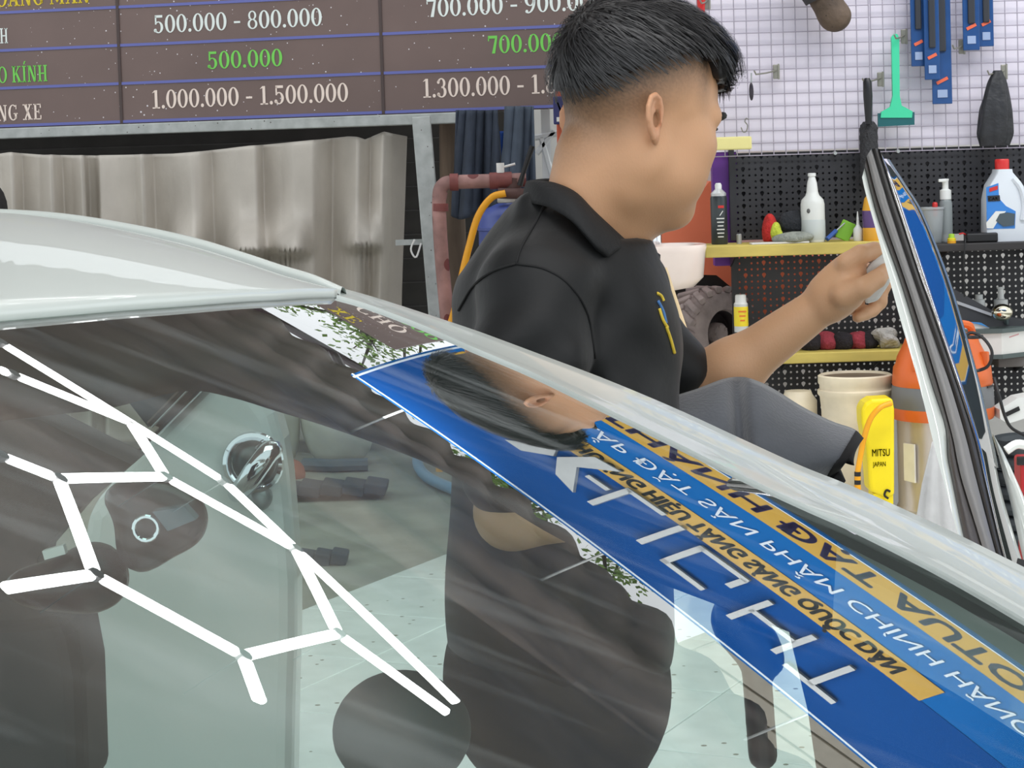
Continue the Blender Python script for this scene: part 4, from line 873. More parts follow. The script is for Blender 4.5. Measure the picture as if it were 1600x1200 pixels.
for z in (Z0+.018, Z1-.018):
    g = G(); g.box(sgn((S0+S1)/2, z, .004), (S1-S0, .004, .01), rot=RS); g.build('edge_line', sw_, sgn_t)
g = G(); g.box(sgn(S0+.018, (Z0+Z1)/2, .004), (.01, .004, Z1-Z0), rot=RS); g.build('edge_line', sw_, sgn_t)
def sband(s0, s1, z0, z1, m): g = G(); g.box(sgn((s0+s1)/2, (z0+z1)/2, .004), (s1-s0, .004, z1-z0), rot=RS); g.build('band', m, sgn_t)
sband(-1.64, .8, 2.09, 2.245, sye); sband(-1.68, -.005, 2.475, 2.605, sye); sband(-2.085, -2.005, 2.35, 2.435, sye)
def stext(t, s, z, h, w, m, bold=.02): text_mesh(t, sgn(s, z, .008), SH, UZ, h, w, bold).build('lettering', m, sgn_t)
stext('THÀNH ĐẠT AUTO', -1.62, 2.115, .10, 1.70, snavy, .08)
stext('LẮP ĐẶT SẢN PHẨM CHÍNH HÃNG', -1.57, 2.325, .075, 1.82, sw_, .004)
stext('THƯƠNG HIỆU TĂNG SÁNG QUỐC DÂN', -1.53, 2.503, .076, 1.39, sblk, .1)
def spoly(pts, nm='logo'): g = G(); g.prism([sgn(s, z, .045) for s, z in pts], SMn*.04); g.build(nm, sgrey, sgn_t)
spoly([(-1.60, 2.80), (-1.53, 2.80), (-1.46, 2.70), (-1.52, 2.565), (-1.60, 2.565), (-1.53, 2.69)])
spoly([(-1.45, 2.69), (-1.38, 2.80), (-1.28, 2.835), (-1.38, 2.67), (-1.30, 2.515), (-1.40, 2.53)])
def sbar(s0, z0, s1, z1, w=.026):
    a, b = V(s0, z0), V(s1, z1); d = nrm(b-a); n = V(-d[1], d[0])*w/2; spoly([tuple(a-n), tuple(b-n), tuple(b+n), tuple(a+n)], 'letter_stroke')
for st in ((-1.33, 2.68, -1.24, 2.68), (-1.21, 2.83, -1.21, 2.59), (-1.222, 2.6, -1.06, 2.6), (-.985, 2.85, -.985, 2.6), (-.875, 2.86, -.875, 2.63), (-.887, 2.85, -.71, 2.85), (-.887, 2.642, -.68, 2.642),
           (-.69, 2.642, -.69, 2.74), (-.57, 2.89, -.57, 2.66), (-.57, 2.77, -.385, 2.77), (-.38, 2.89, -.38, 2.67), (-.32, 2.905, -.11, 2.905), (-.215, 2.905, -.215, 2.68)): sbar(*st)
for s in (-1.9, -1.0, -.1, .7):
    g = G(); a = sgn(s, Z1, -.05); g.tube([a, V(a[0], a[1], 3.44)], .006, 6); g.build('hanger', steel_m, sgn_t)
# trees and a pale building beyond the gap in the roof
leaf_m = mat('leaf_green', (118, 150, 62), .5, var=.3, vscale=5); bark_m = mat('bark', (74, 62, 52), .9, var=.2)
def tree(c, r, nl, label, seed):
    rg = np.random.default_rng(seed); t = thing('tree', V(c[0], c[1], 0), label, 'tree'); g = G()
    trunk = [V(c[0], c[1], 0), V(c[0]+.05, c[1], c[2]*.5), V(c[0], c[1], c[2])]; g.tube(trunk, [.1, .08, .03], 7); ends = []
    for k in range(16):
        q = rg.uniform(0, 2*PI); e = np.array(c)+V(math.cos(q), math.sin(q), rg.uniform(-.6, .9))*r*rg.uniform(.6, 1); s = trunk[1]+(trunk[2]-trunk[1])*rg.uniform(.3, 1)
        g.tube([s, (s+e)/2+V(0, 0, .12), e], [.03, .018, .006], 5); ends.append((s, e))
    g.build('trunk', bark_m, t, smooth=True); g = G(); vs = []; fs = []
    for k in range(nl):
        s, e = ends[rg.integers(16)]; p = s+(e-s)*rg.uniform(.5, 1.05)+rg.normal(size=3)*r*.13
        a = nrm(rg.normal(size=3)); b = nrm(np.cross(a, rg.normal(size=3))); L = rg.uniform(.05, .1); vs += [p, p+a*L*.5+b*L*.25, p+a*L, p+a*L*.5-b*L*.25]; fs.append((4*k, 4*k+1, 4*k+2, 4*k+3))
    g.add(vs, fs); g.build('foliage', leaf_m, t, kind='stuff')
tree((.5, 11.5, 4.5), 1.0, 1500, 'green leafy tree beyond the tarpaulin roof, mirrored next to the price board', 1)
tree((3.0, 10.5, 5.6), 1.2, 4200, 'green leafy tree beyond the tarpaulin roof, mirrored along the blue sign\'s edge', 2)
pb_ = thing('pale_building', (7.0, 10.4, 0), 'pale building with horizontal boards beyond the roof, mirrored low in the windscreen', 'building')
pale = mat('pale_boards', (214, 204, 186), .7, var=.08)
g = G(); g.box((7.0, 10.6, 4.6), (4.6, .3, 9.2)); g.build('wall', pale, pb_)
g = G(); g.box((0, 0, 0), (4.6, .06, .26), bev=.01); b0 = g.build('board', pale); b0.parent = pb_; b0.location = (0, 0, 4.6); b0.location = (0, .0, 5.2)
for k in range(1, 14): c = b0.copy(); COL.objects.link(c); c.location = (0, 0, 5.2+.29*k)

# ================================================================== the car
CS = 3.28; frame(CS); car_loc = V(-.1, 1.3, 0)
car = thing('car', car_loc, 'white car with a reflecting tinted windscreen and its far doors open', 'car')
paint = mat('white_car_paint', (208, 215, 210), .32, coat=.4, spec=.4)
darkint = mat('dark_interior', (30, 32, 33), .85, var=.15); frit = mat('black_frit', (10, 11, 12), .4)
rubber = mat('black_rubber', (20, 20, 21), .45)
Q0, Q1, Q2, KB, KA = 1.41413152+.28, 1.40662092+.28, 1.05768619+.28, .08611548, .01693643
W0, W1, W2 = at(530, 462, Q0), at(1600, 905, Q1), at(-100, 508, Q2)
We = nrm(W1-W0); Wn = nrm(np.cross(We, W2-W0)); Wn = Wn if Wn[2] > 0 else -Wn; Wv = np.cross(Wn, We); Wv = Wv if Wv@(W2-W0) > 0 else -Wv
def wh(a, b): return -KB*((b-.7)**2-.49)-KA*((a-.4)**2-.16)
def ws(a, b, off=0.): return W0+We*a+Wv*b+Wn*(wh(a, b)+off)
def wpix(px, py):
    d = ray(px, py); t = ((W0-EYE)@Wn)/(d@Wn)
    for _ in range(14):
        X = EYE+d*t-W0; a, b = X@We, X@Wv; N = Wn+Wv*2*KB*(b-.7)+We*2*KA*(a-.4); t -= (X@Wn-wh(a, b))/(d@N)
    return a, b
# header curve (roof front edge) and pillar-side edge on the glass surface
hd_px = [(527, 464), (460, 466), (370, 471), (280, 477), (190, 484), (95, 492), (0, 500), (-120, 511), (-300, 529)]
HD = np.array([wpix(*p) for p in hd_px])
pl_lo = [(524, 465), (560, 475), (600, 489), (662, 513), (737, 546), (773, 561), (840, 590), (948, 643), (1060, 698), (1162, 749), (1250, 790), (1337, 829), (1470, 897), (1600, 972), (1720, 1045)]
pl_up = [(518, 446), (560, 457), (600, 469), (662, 489), (737, 514), (773, 527), (840, 552), (948, 593), (1060, 640), (1162, 687), (1250, 727), (1337, 762), (1470, 822), (1600, 886), (1720, 945)]
PLa = np.array([wpix(*p) for p in pl_lo])
# windscreen sheet: rows follow b, columns follow a between header and the bottom edge
glass = bpy.data.materials.new('tinted_glass'); glass.use_nodes = True; MATS['glass'] = glass
nt = glass.node_tree; nt.nodes.clear(); N = nt.nodes; L = nt.links
out = N.new('ShaderNodeOutputMaterial'); mix = N.new('ShaderNodeMixShader'); tb_ = N.new('ShaderNodeBsdfTransparent'); gl_ = N.new('ShaderNodeBsdfGlossy')
tb_.inputs[0].default_value = (.78, 1.0, .95, 1); gl_.inputs['Roughness'].default_value = 0.0; gl_.inputs[0].default_value = (1, 1, 1, 1)
fr_ = N.new('ShaderNodeFresnel'); fr_.inputs[0].default_value = 1.55; ma = N.new('ShaderNodeMath'); ma.operation = 'MULTIPLY_ADD'; ma.inputs[1].default_value = 1.5; ma.inputs[2].default_value = .10; ma.use_clamp = True
L.new(fr_.outputs[0], ma.inputs[0]); L.new(ma.outputs[0], mix.inputs[0]); L.new(tb_.outputs[0], mix.inputs[1]); L.new(gl_.outputs[0], mix.inputs[2])
tcg = N.new('ShaderNodeTexCoord'); mpg = N.new('ShaderNodeMapping'); mpg.inputs['Rotation'].default_value = (0, .4, .9); mpg.inputs['Scale'].default_value = (1.2, 9, 2); L.new(tcg.outputs['Object'], mpg.inputs[0])
nzg = N.new('ShaderNodeTexNoise'); nzg.inputs['Scale'].default_value = 3.2; nzg.inputs['Detail'].default_value = 5; nzg.inputs['Distortion'].default_value = .6; L.new(mpg.outputs[0], nzg.inputs[0])
rmg = N.new('ShaderNodeMapRange'); rmg.inputs[1].default_value = .52; rmg.inputs[2].default_value = .8; rmg.inputs[3].default_value = .006; rmg.inputs[4].default_value = .14; L.new(nzg.outputs[0], rmg.inputs[0])
dfg = N.new('ShaderNodeBsdfDiffuse'); dfg.inputs[0].default_value = (.7, .75, .75, 1); mx2 = N.new('ShaderNodeMixShader'); L.new(rmg.outputs[0], mx2.inputs[0]); L.new(mix.outputs[0], mx2.inputs[1]); L.new(dfg.outputs[0], mx2.inputs[2]); L.new(mx2.outputs[0], out.inputs[0])
bs = np.concatenate([np.linspace(-.1, .0, 6), np.linspace(0.015, 1.0, 70)]); nb = len(bs); na = 64; P = np.zeros((nb, na, 3))
ho = np.argsort(HD[:, 1]); po = np.argsort(PLa[:, 0])
for i, b in enumerate(bs):
    a0 = np.interp(b, HD[ho, 1], HD[ho, 0])-.004
    for j in range(na):
        a = a0+(1.02-a0)*j/(na-1); P[i, j] = ws(a, max(b, np.interp(a, PLa[po, 0], PLa[po, 1])-.012))
g = G(); g.grid(P); wsn = g.build('windscreen', glass, car, smooth=True, label='tinted windscreen')
# frit band along the pillar, just under the glass
g = G(); R_ = []
for a in np.linspace(-.0, 1.0, 50):
    b0_ = np.interp(a, PLa[po, 0], PLa[po, 1]); R_.append([ws(a, b, -.006) for b in np.linspace(b0_-.03, b0_+.028+.02*a, 4)])
g.grid(R_); g.build('frit_band', frit, car, smooth=True)
# A-pillar
n = 60; tt = np.linspace(0, 1, n); lo = spline(pl_lo, n); up = spline(pl_up, n); P = []
for i in range(n):
    a, b = wpix(*lo[i]); Lp = ws(a, b, .002); Up = at(*up[i], Lp[1]+.15); md_ = lo[i]+(up[i]-lo[i])*.36; Mp = at(*md_, Lp[1]+.066); Tp = at(*(lo[i]+(up[i]-lo[i])*.8), Lp[1]+.118)
    bk = Up+V(.005, .02, -.012); b2 = Up+V(.008, .03, -.06); b3 = Lp+V(0, .05, -.08); b4 = Lp+V(0, -.0, -.03)
    P.append([b4, Lp, Lp+(Mp-Lp)*.5+Wn*.001, Mp, Tp, Up, bk, b2, b3, b4])
g = G(); g.grid(P); g.build('a_pillar', paint, car, smooth=True, angle=math.radians(60), label='white windscreen pillar')
# roof panel, rail and clip
rl_px = [(526, 455), (490, 444), (440, 430), (380, 410), (300, 386), (200, 364), (100, 348), (0, 341), (-140, 338), (-320, 345)]
hd2 = [(522, 463), (480, 464), (430, 467), (370, 470), (290, 476), (190, 483), (95, 491), (0, 499), (-120, 510), (-300, 528)]
n = 70; rl = spline(rl_px, n); hh = spline(hd2, n); P = []
for i in range(n):
    a, b = wpix(*hh[i]); Hp = ws(a, b, .006); x = (526-rl[i][0])/526
    Rp = at(*rl[i], Q0+.02+.24*x); row = [Hp+V(.004, -.002, -.012)-We*.012, Hp+V(0, -.001, -.006), Hp]
    for s in np.linspace(.03, 1, 26): row.append(Hp+(Rp-Hp)*s+UZ*.02*min(1, x+.02)*math.sin(PI*s)**.8)
    P.append(row)
g = G(); g.grid(P); g.build('roof_panel', paint, car, smooth=True, solid=.003, label='white roof panel')
rr_ = spline([(532, 456), (490, 439), (440, 424), (380, 404), (300, 380), (200, 358), (100, 342), (0, 335), (-140, 332), (-320, 339)], n)
up_ = spline([(540, 453), (490, 431), (440, 416), (380, 396), (300, 372), (200, 351), (100, 335.5), (0, 328.5), (-140, 326), (-320, 333)], n); P = []; gr_ = []
for i in range(n):
    x = (526-rr_[i][0])/526; Y = Q0+.05+.24*x; A_ = at(*rr_[i], Y); B_ = at(*up_[i], Y+.03); d0 = rl[i]+(rr_[i]-rl[i])*.0
    P.append([A_+V(0, 0, -.02), A_, A_+(B_-A_)*.4+V(0, -.004, .003), A_+(B_-A_)*.75+V(0, 0, .002), B_, B_+V(0, .02, -.01), B_+V(0, .05, -.07)]); gr_.append([at(*rl[i], Y-.025)+V(0, 0, -.004), at(*(rl[i]+(rr_[i]-rl[i])*.5), Y-.012)+V(0, 0, -.008), A_+V(0, 0.002, -.004)])
g = G(); g.grid(P); g.build('roof_rail', paint, car, smooth=True, label='white side rail of the roof')
g = G(); g.grid(gr_); g.build('roof_channel', rubber, car, smooth=True)
g = G(); g.prism([at(505, 455, Q0-.004), at(528, 459, Q0-.004), at(533, 465, Q0-.004), at(512, 464, Q0-.004)], V(0, .02, -.002)); g.build('roof_clip', rubber, car)

# interior behind the glass ------------------------------------------------
def under(px, py, d): a, b = wpix(px, py); q = ws(a, b); return at(px, py, q[1]+d)
inn = [(-420, 760), (-200, 690), (0, 640), (100, 625), (200, 612), (310, 587), (372, 594), (440, 614), (500, 632), (560, 652), (630, 677), (690, 702), (770, 745), (860, 800), (960, 850), (1100, 905), (1300, 980)]
oute = [(-420, 540), (-200, 520), (0, 500), (100, 491), (200, 483), (310, 475), (372, 471), (440, 467), (500, 464), (540, 470), (620, 505), (700, 540), (780, 575), (870, 610), (970, 655), (1110, 720), (1310, 815)]
P = []
for (x, y), (X, Y) in zip(spline(inn, 60), spline(oute, 60)):
    row = []
    for s in np.linspace(0, 1, 8): row.append(under(X+(x-X)*s, Y+(y-Y)*s, .025+.10*s**1.2+.02*math.sin(PI*s)))
    P.append(row)
g = G(); g.grid(P); g.build('headliner', mat('grey_headliner', (52, 50, 48), .9), car, smooth=True, solid=.012)
# rear seat and dark cabin behind
seat_m = mat('dark_seat', (38, 46, 48), .75, var=.2, vscale=6)
g = G(); g.prism([at(x, y, 2.25) for x, y in ((-500, 640), (60, 655), (150, 700), (205, 726), (120, 800), (60, 870), (40, 960), (60, 1300), (-500, 1300))], V(0, .08, 0)); g.build('rear_seat', seat_m, car)
g = G(); g.prism([at(x, y, 1.78) for x, y in ((-300, 985), (30, 975), (100, 965), (115, 990), (128, 1060), (135, 1260), (-300, 1260))], V(0, .1, 0)); o = g.build('seat_back', seat_m, car); m_ = o.modifiers.new('round', 'BEVEL'); m_.width = .02; m_.segments = 3
pts, F = surfnet(lambda P: s_ell(P, at(628, 1142, 1.5), (.042, .04, .036)), at(628, 1142, 1.5)-.06, at(628, 1142, 1.5)+.06, .005); body_mesh('seat_bolster', pts, F, mat('grey_bolster', (74, 84, 84), .7, var=.2), car)
# mirror and camera assembly behind the glass
mm_ = mat('mirror_black', (26, 30, 34), .25)
def px_ell(P, px, py, Y, rx, ry, rd): c = at(px, py, Y); k = mpp(Y); return s_ell(P, c, (rx*k, rd*k, ry*k))
Ym = 1.4
f = lambda P: smin(smin(px_ell(P, 262, 812, Ym, 64, 56, 50), px_ell(P, 222, 850, Ym, 40, 44, 50), .012), px_ell(P, 205, 775, Ym, 40, 24, 40), .02)
c = at(245, 825, Ym); pts, F = surfnet(f, c-.09, c+.09, .0035); mr = body_mesh('rear_view_mirror', pts, F, mm_, car)
g = G(); q = at(300, 800, Ym-.028); g.prism([at(238, 800, Ym-.033), at(288, 792, Ym-.033), at(306, 812, Ym-.033), at(262, 830, Ym-.033)], V(0, .012, 0)); g.build('mirror_sensor', mat('sensor_blue', (84, 112, 124), .2), mr)
g = G(); cR = at(228, 826, Ym-.03); g.tube([cR+.0065*V(math.cos(q), 0, math.sin(q)) for q in np.linspace(0, 2*PI, 16, endpoint=False)], .0012, 6, closed=True); g.build('lens_ring', chrome_m, mr)
f = lambda P: smin(px_ell(P, 95, 915, Ym, 90, 40, 50), px_ell(P, 150, 895, Ym, 42, 46, 45), .02)
c = at(100, 910, Ym); pts, F = surfnet(f, c-.09, c+.09, .0035); body_mesh('camera_housing', pts, F, mm_, car)
g = G(); c = at(86, 862, Ym-.01); g.box(c, (.012, .006, .005), rot=roty(-.25)); g.build('white_tab', wplastic, car)
# steering side: dark mount on the dashboard
dm = mat('dark_mount', (24, 28, 36), .3)
f = lambda P: smin(smin(smin(px_ell(P, 1150, 968, 1.5, 40, 46, 38), px_ell(P, 1180, 1005, 1.5, 38, 34, 34), .012), px_ell(P, 1212, 1032, 1.5, 14, 20, 16), .008), s_cap(P, at(1180, 1020, 1.5), at(1192, 1180, 1.52), .009), .01)
c = at(1175, 1050, 1.5); pts, F = surfnet(f, c-V(.06, .06, .11), c+V(.06, .06, .09), .003); body_mesh('dashboard_mount', pts, F, dm, car)
# rear door seen through the glass ------------------------------------------
teal_p = paint; YD = 2.75
rd = [(336, 586), (372, 593), (404, 612), (428, 645), (441, 690), (449, 740), (456, 820), (462, 910), (462, 1000), (459, 1090), (455, 1330), (90, 1330), (110, 1000), (135, 800), (200, 724)]
g = G(); n1 = len(rd); c0 = V(*np.mean([at(*p, YD) for p in rd], 0)); 
fr1 = [at(*p, YD+.0) for p in rd]; g.prism(fr1, V(0, .1, 0)); o = g.build('rear_door', paint, car); m_ = o.modifiers.new('round', 'BEVEL'); m_.width = .02; m_.segments = 3; rdo = o
o['label'] = 'open white rear door with chrome handle'
g = G(); g.prism([at(x, y, YD-.012) for x, y in ((333, 586), (316, 583), (236, 663), (250, 668))], V(0, .03, 0)); g.build('window_trim', rubber, rdo)
g = G(); g.tube([at(312, 584, YD-.02), at(234, 664, YD-.02)], .005, 6); g.tube([at(335, 587, YD-.014), at(200, 722, YD-.014)], .003, 6); g.build('chrome_strip', chrome_m, rdo)
g = G(); g.prism([at(x, y, YD+.02) for x, y in ((310, 583), (232, 586), (188, 612), (232, 668))], V(0, .01, 0)); g.build('window_pane', mat('dark_pane', (44, 62, 68), .1), rdo)
hc = at(396, 722, YD-.004); k = mpp(YD)
g = G(); N2 = 28; A_ = [(hc+V((41*math.cos(q)+9*math.sin(q)*0)*k, -.006-.0, 42*math.sin(q)*k)) for q in np.linspace(0, 2*PI, N2, endpoint=False)]; g.tube(A_, .006, 8, closed=True); g.build('handle_rim', chrome_m, rdo, **SM)
g = G(); g.ell(hc+V(0, .014, 0), (40*k, .02, 41*k), nu=24, nv=12); g.build('handle_cup', mat('cup_grey', (88, 104, 102), .25, metal=.4), rdo, smooth=True)
g = G(); g.tube(spline([at(368, 772, YD-.02), at(384, 756, YD-.04), at(402, 730, YD-.05), at(418, 708, YD-.045), at(426, 702, YD-.03), at(406, 704, YD-.012)], 26), list(np.interp(np.linspace(0, 1, 26), [0, .3, .7, 1], [.011, .014, .013, .008])), 12); g.build('handle_grip', chrome_m, rdo, **SM)
g = G(); g.ell(at(406, 776, YD-.004), (20*k, .012, 22*k)); g.build('lock_cover', mat('satin_grey', (150, 162, 160), .25, metal=.4), rdo, smooth=True)

# body below the windscreen: bonnet, sill and wheels
P = []
for b in np.linspace(-.05, 1.0, 24):
    A_ = ws(1.03, b); P.append([A_+V(0, 0, -.05)]+[A_+V(.012+t*1.0, 0, .004-.03*t-.16*t*t-.05*max(0, t-.8)*4) for t in np.linspace(0, 1, 16)])
g = G(); g.grid(P); g.build('bonnet', paint, car, smooth=True, solid=.004)
A_, B_ = ws(1.03, -.05), ws(1.03, 1.0)
g = G(); g.prism([V(A_[0]-.1, A_[1]+.03, A_[2]-.06), V(A_[0]+1.0, A_[1]+.03, A_[2]-.28), V(A_[0]+1.0, A_[1]+.03, .3), V(A_[0]-.1, A_[1]+.03, .3)], V(0, -.04, 0)); g.build('fender', paint, car)
g = G(); g.box(V(A_[0]-.8, A_[1]-.02, .3), (1.7, .1, .18), bev=.03); g.box(V(A_[0]-.8, (A_[1]+B_[1])/2, .26), (1.7, A_[1]-B_[1], .04)); g.build('sill', paint, car)
for yy in (A_[1]-.1, B_[1]+.1):
    g = G(); g.lathe([(.16, -.08), (.26, -.09), (.29, -.06), (.29, .06), (.26, .09), (.16, .08)], V(A_[0]+.45, yy, .29), axis=(0, 1, 0), n=28); w_ = g.build('wheel', rubber, car, **SM)
    g = G(); g.lathe([(.0, -.1), (.06, -.1), (.15, -.085), (.16, -.08)], V(A_[0]+.45, yy, .29), axis=(0, 1, 0), n=20, caps=False); g.lathe([(.16, .08), (.15, .085), (.06, .1), (.0, .1)], V(A_[0]+.45, yy, .29), axis=(0, 1, 0), n=20, caps=False); g.build('rim', chrome_m, w_, **SM)
    g = G(); g.lathe([(.16, -.08), (.26, -.09), (.29, -.06), (.29, .06), (.26, .09), (.16, .08)], V(A_[0]-1.9, yy, .29), axis=(0, 1, 0), n=28); g.build('wheel', rubber, car, **SM)
g = G(); g.prism([V(A_[0]-1.2, A_[1], .22), V(A_[0]-2.1, A_[1], .22), V(A_[0]-2.1, A_[1], .42), V(A_[0]-1.2, A_[1], .42)], V(0, B_[1]-A_[1], 0)); g.build('floor_pan', darkint, car)
# open front door: window frame seen nearly edge-on -----------------------
rows_ = [240, 300, 350, 430, 500, 600, 680, 705, 740, 800, 870, 960]
B0 = [(1347, 277), (1352, 300), (1366, 350), (1388, 430), (1407, 500), (1436, 600), (1458, 690), (1470, 735), (1482, 780), (1500, 850), (1528, 960)]
B1 = [(1351, 262), (1360, 300), (1374, 350), (1403, 430), (1425, 500), (1455, 600), (1476, 665), (1480, 713), (1485, 740), (1508, 850), (1536, 960)]
B2 = [(1354, 244), (1368, 300), (1384, 350), (1412, 430), (1435, 500), (1466, 600), (1488, 680), (1496, 720), (1506, 760), (1535, 855), (1562, 960)]
B3 = [(1362, 232), (1382, 300), (1398, 350), (1425, 430), (1449, 500), (1484, 600), (1508, 680), (1518, 720), (1528, 760), (1556, 865), (1584, 960)]
B4 = [(1373, 232), (1394, 300), (1411, 350), (1437, 430), (1462, 500), (1496, 600), (1522, 680), (1532, 720), (1541, 760), (1568, 872), (1596, 960)]
B5 = [(1381, 248), (1402, 300), (1419, 350), (1446, 430), (1469, 500), (1503, 600), (1528, 680), (1537, 715), (1548, 770), (1574, 878), (1602, 960)]
B6 = [(1386, 248), (1413, 290), (1440, 335), (1476, 425), (1500, 500), (1528, 600), (1548, 690), (1556, 730), (1568, 780), (1598, 880), (1622, 960)]
def dY(py): return np.interp(py, [230, 960], [2.84, 1.76])
def strip(A, B, dA, dB, nm, m, bulge=.0, back=.05, par=None, nn=40, y0=None, y1=None, label=None):
    A, B = np.array(A, float), np.array(B, float); ya = max(A[0][1], 0) if y0 is None else y0; P = []
    sa, sb = spline(A, nn), spline(B, nn)
    if y1 is not None:
        sa = np.array([p for p in sa if y0 <= p[1] <= y1]); sb = spline(sb[(sb[:, 1] >= y0) & (sb[:, 1] <= y1)], len(sa))
    for p, q in zip(sa, sb):
        row = [at(*p, dY(p[1])+dA+back)]
        for s in np.linspace(0, 1, 5): r_ = p+(q-p)*s; row.append(at(*r_, dY(r_[1])+dA+(dB-dA)*s-bulge*math.sin(PI*s)))
        row.append(at(*q, dY(q[1])+dB+back)); P.append(row)
    P = np.array(P); g = G(); g.grid(np.concatenate([P, P[:, :1]], 1)); g.add(P[0], [tuple(range(7))]); g.add(P[-1], [tuple(range(7))])
    return g.build(nm, m, par or car, smooth=True, angle=math.radians(45), label=label)
fd = strip(B0, B1, .0, .01, 'front_door', paint, .004, .06, label='open front door with white window frame')
strip(B1, B2, .012, .006, 'inner_seal', mat('brown_black_seal', (46, 41, 39), .35), .008, .05, fd)
strip(B2, B3, .0, -.004, 'outer_seal', mat('grey_black_seal', (112, 112, 112), .3), .006, .05, fd)
strip(B3, B4, .0, .0, 'glass_run', rubber, .008, .05, fd)
strip(B4, B5, -.004, -.004, 'chrome_edge', chrome_m, .004, .05, fd)
dgl = mat('door_glass', (40, 52, 66), .03, spec=.9, coat=1.)
strip([p for p in B5 if p[1] < 745], [p for p in B6 if p[1] < 745], .0, .052, 'window_glass', dgl, .0015, .02, fd)
strip([(p[0]-3, p[1]) for p in B6 if p[1] < 745], [(p[0]+4, p[1]+1) for p in B6 if p[1] < 745], .05, .06, 'window_edge', mat('glass_edge', (120, 132, 134), .15, metal=.3), .0, .01, fd)
strip([(1534, 700), (1548, 770), (1574, 878), (1602, 960)], [(1555, 722), (1568, 780), (1598, 880), (1622, 960)], .0, .06, 'mirror_triangle', mat('piano_black', (26, 30, 30), .06, coat=1.), .01, .04, fd)
strip([(1550, 678), (1562, 720), (1580, 790), (1600, 880), (1622, 960)], [(1553, 680), (1572, 715), (1606, 792), (1640, 890), (1660, 960)], .12, .10, 'outer_skin', paint, .01, .05, fd)
g = G(); g.prism([at(x, y, np.interp(x, [1220, 1700], [2.3, 1.76])) for x, y in ((1500, 862), (1390, 866), (1300, 905), (1228, 965), (1238, 1010), (1262, 1110), (1290, 1300), (1720, 1300), (1720, 930))], V(.01, .05, 0)); g.build('inner_panel', darkint, fd)
# ================================================================== the man
frame(2.088)
man = thing('person', V(.11, 1.58, 0), 'person with faded black hair and black polo shirt, pressing a white card against the door', 'person')
HS = 1.02; HY, HP = math.radians(30), math.radians(-15)
fw_h = V(math.cos(HY), math.sin(HY), 0); lf = V(-math.sin(HY), math.cos(HY), 0)
fw = fw_h*math.cos(HP)+UZ*math.sin(HP); upv = np.cross(fw, lf)
HO = at(984, 193, 1.52); HR = np.stack([fw, lf, upv], 1)*1.0
def hl(P): return (P-HO)@HR/HS          # world -> head frame
def hw(x, y, z): return HO+HR@(V(x, y, z)*HS)
def headf(P):
    p = hl(P); q = p.copy(); q[:, 1] = np.abs(q[:, 1])
    E = lambda c, r: s_ell(p, c, r); C = lambda a, b, ra, rb=None: s_cap(q, a, b, ra, rb); B = lambda c, r: s_ell(q, c, r)
    d = E((.002, 0, .048), (.098, .078, .086))
    d = smin(d, E((.045, 0, -.02), (.057, .062, .085)), .03)
    d = smin(d, C((-.004, .045, -.035), (-.002, .036, -.075), .022, .022), .04)
    d = smin(d, C((.0, .052, -.05), (.076, .016, -.088), .018, .016), .028)
    d = smin(d, E((.079, 0, -.082), (.021, .024, .02)), .02)
    d = smin(d, B((.06, .046, -.012), (.03, .022, .024)), .02)
    d = smin(d, B((.05, .04, -.05), (.035, .026, .03)), .025)
    d = smin(d, C((.096, .012, .027), (.08, .048, .027), .011, .009), .016)
    d = smax(d, -B((.106, .033, .008), (.02, .018, .013)), .014)
    d = smin(d, C((.094, 0, .024), (.111, 0, -.016), .008, .011), .012)
    d = smin(d, B((.103, .0125, -.02), (.012, .0085, .009)), .008)
    d = smin(d, E((.098, 0, -.048), (.014, .024, .0075)), .01)
    d = smin(d, E((.096, 0, -.061), (.013, .021, .008)), .009)
    d = smax(d, -E((.111, 0, -.0545), (.012, .02, .0018)), .004)
    # neck
    nk = s_cap(P, at(948, 262, 1.53), at(915, 420, 1.56), .0585, .066)
    d = smin(d, nk, .045)
    d = smin(d, s_cap(P, at(915, 250, 1.5), at(900, 330, 1.5), .03, .035), .03)
    # ears
    e = q-V(-.021, .0795, -.004)
    ta = .22; ex = e[:, 0]*math.cos(ta)-e[:, 2]*math.sin(ta)*-1*-1; ez = e[:, 0]*math.sin(ta)*1+e[:, 2]*math.cos(ta)
    ex = e[:, 0]*math.cos(ta)+e[:, 2]*math.sin(ta); ez = -e[:, 0]*math.sin(ta)+e[:, 2]*math.cos(ta); ey = e[:, 1]-.5*(-ex+.004)
    ep = np.stack([ex, ey, ez], 1)/.8
    ear = s_ell(ep, (.0, .0, .004), (.0195, .0065, .0315))
    ear = smin(ear, s_ell(ep, (.004, -.001, -.024), (.0095, .0055, .011)), .006)
    ear = smax(ear, -s_ell(ep, (.004, .0085, .004), (.0128, .0095, .0235)), .003)
    rim = np.full(len(P), 9.)
    arc = [(.012, -.002), (.016, .014), (.011, .029), (.0, .035), (-.011, .031), (-.0175, .018), (-.0175, .002), (-.012, -.014), (-.004, -.026)]
    for a, b in zip(arc[:-1], arc[1:]): rim = np.minimum(rim, s_cap(ep, (a[0], .0035, a[1]), (b[0], .0035, b[1]), .0048))
    ear = smin(ear, rim, .002)
    ah = [(.006, .004), (-.003, .014), (-.009, .004), (-.007, -.009), (.002, -.014)]
    for a, b in zip(ah[:-1], ah[1:]): ear = smin(ear, s_cap(ep, (a[0], .002, a[1]), (b[0], .002, b[1]), .003), .002)
    ear = smin(ear, s_ell(ep, (.0125, .003, -.004), (.0045, .004, .006)), .004)
    d = smin(d, ear*.8, .004)
    return smax(d, -s_ell(ep, (.005, .0, .001), (.0075, .014, .011))*.8, .003)
c = hw(.01, 0, 0)
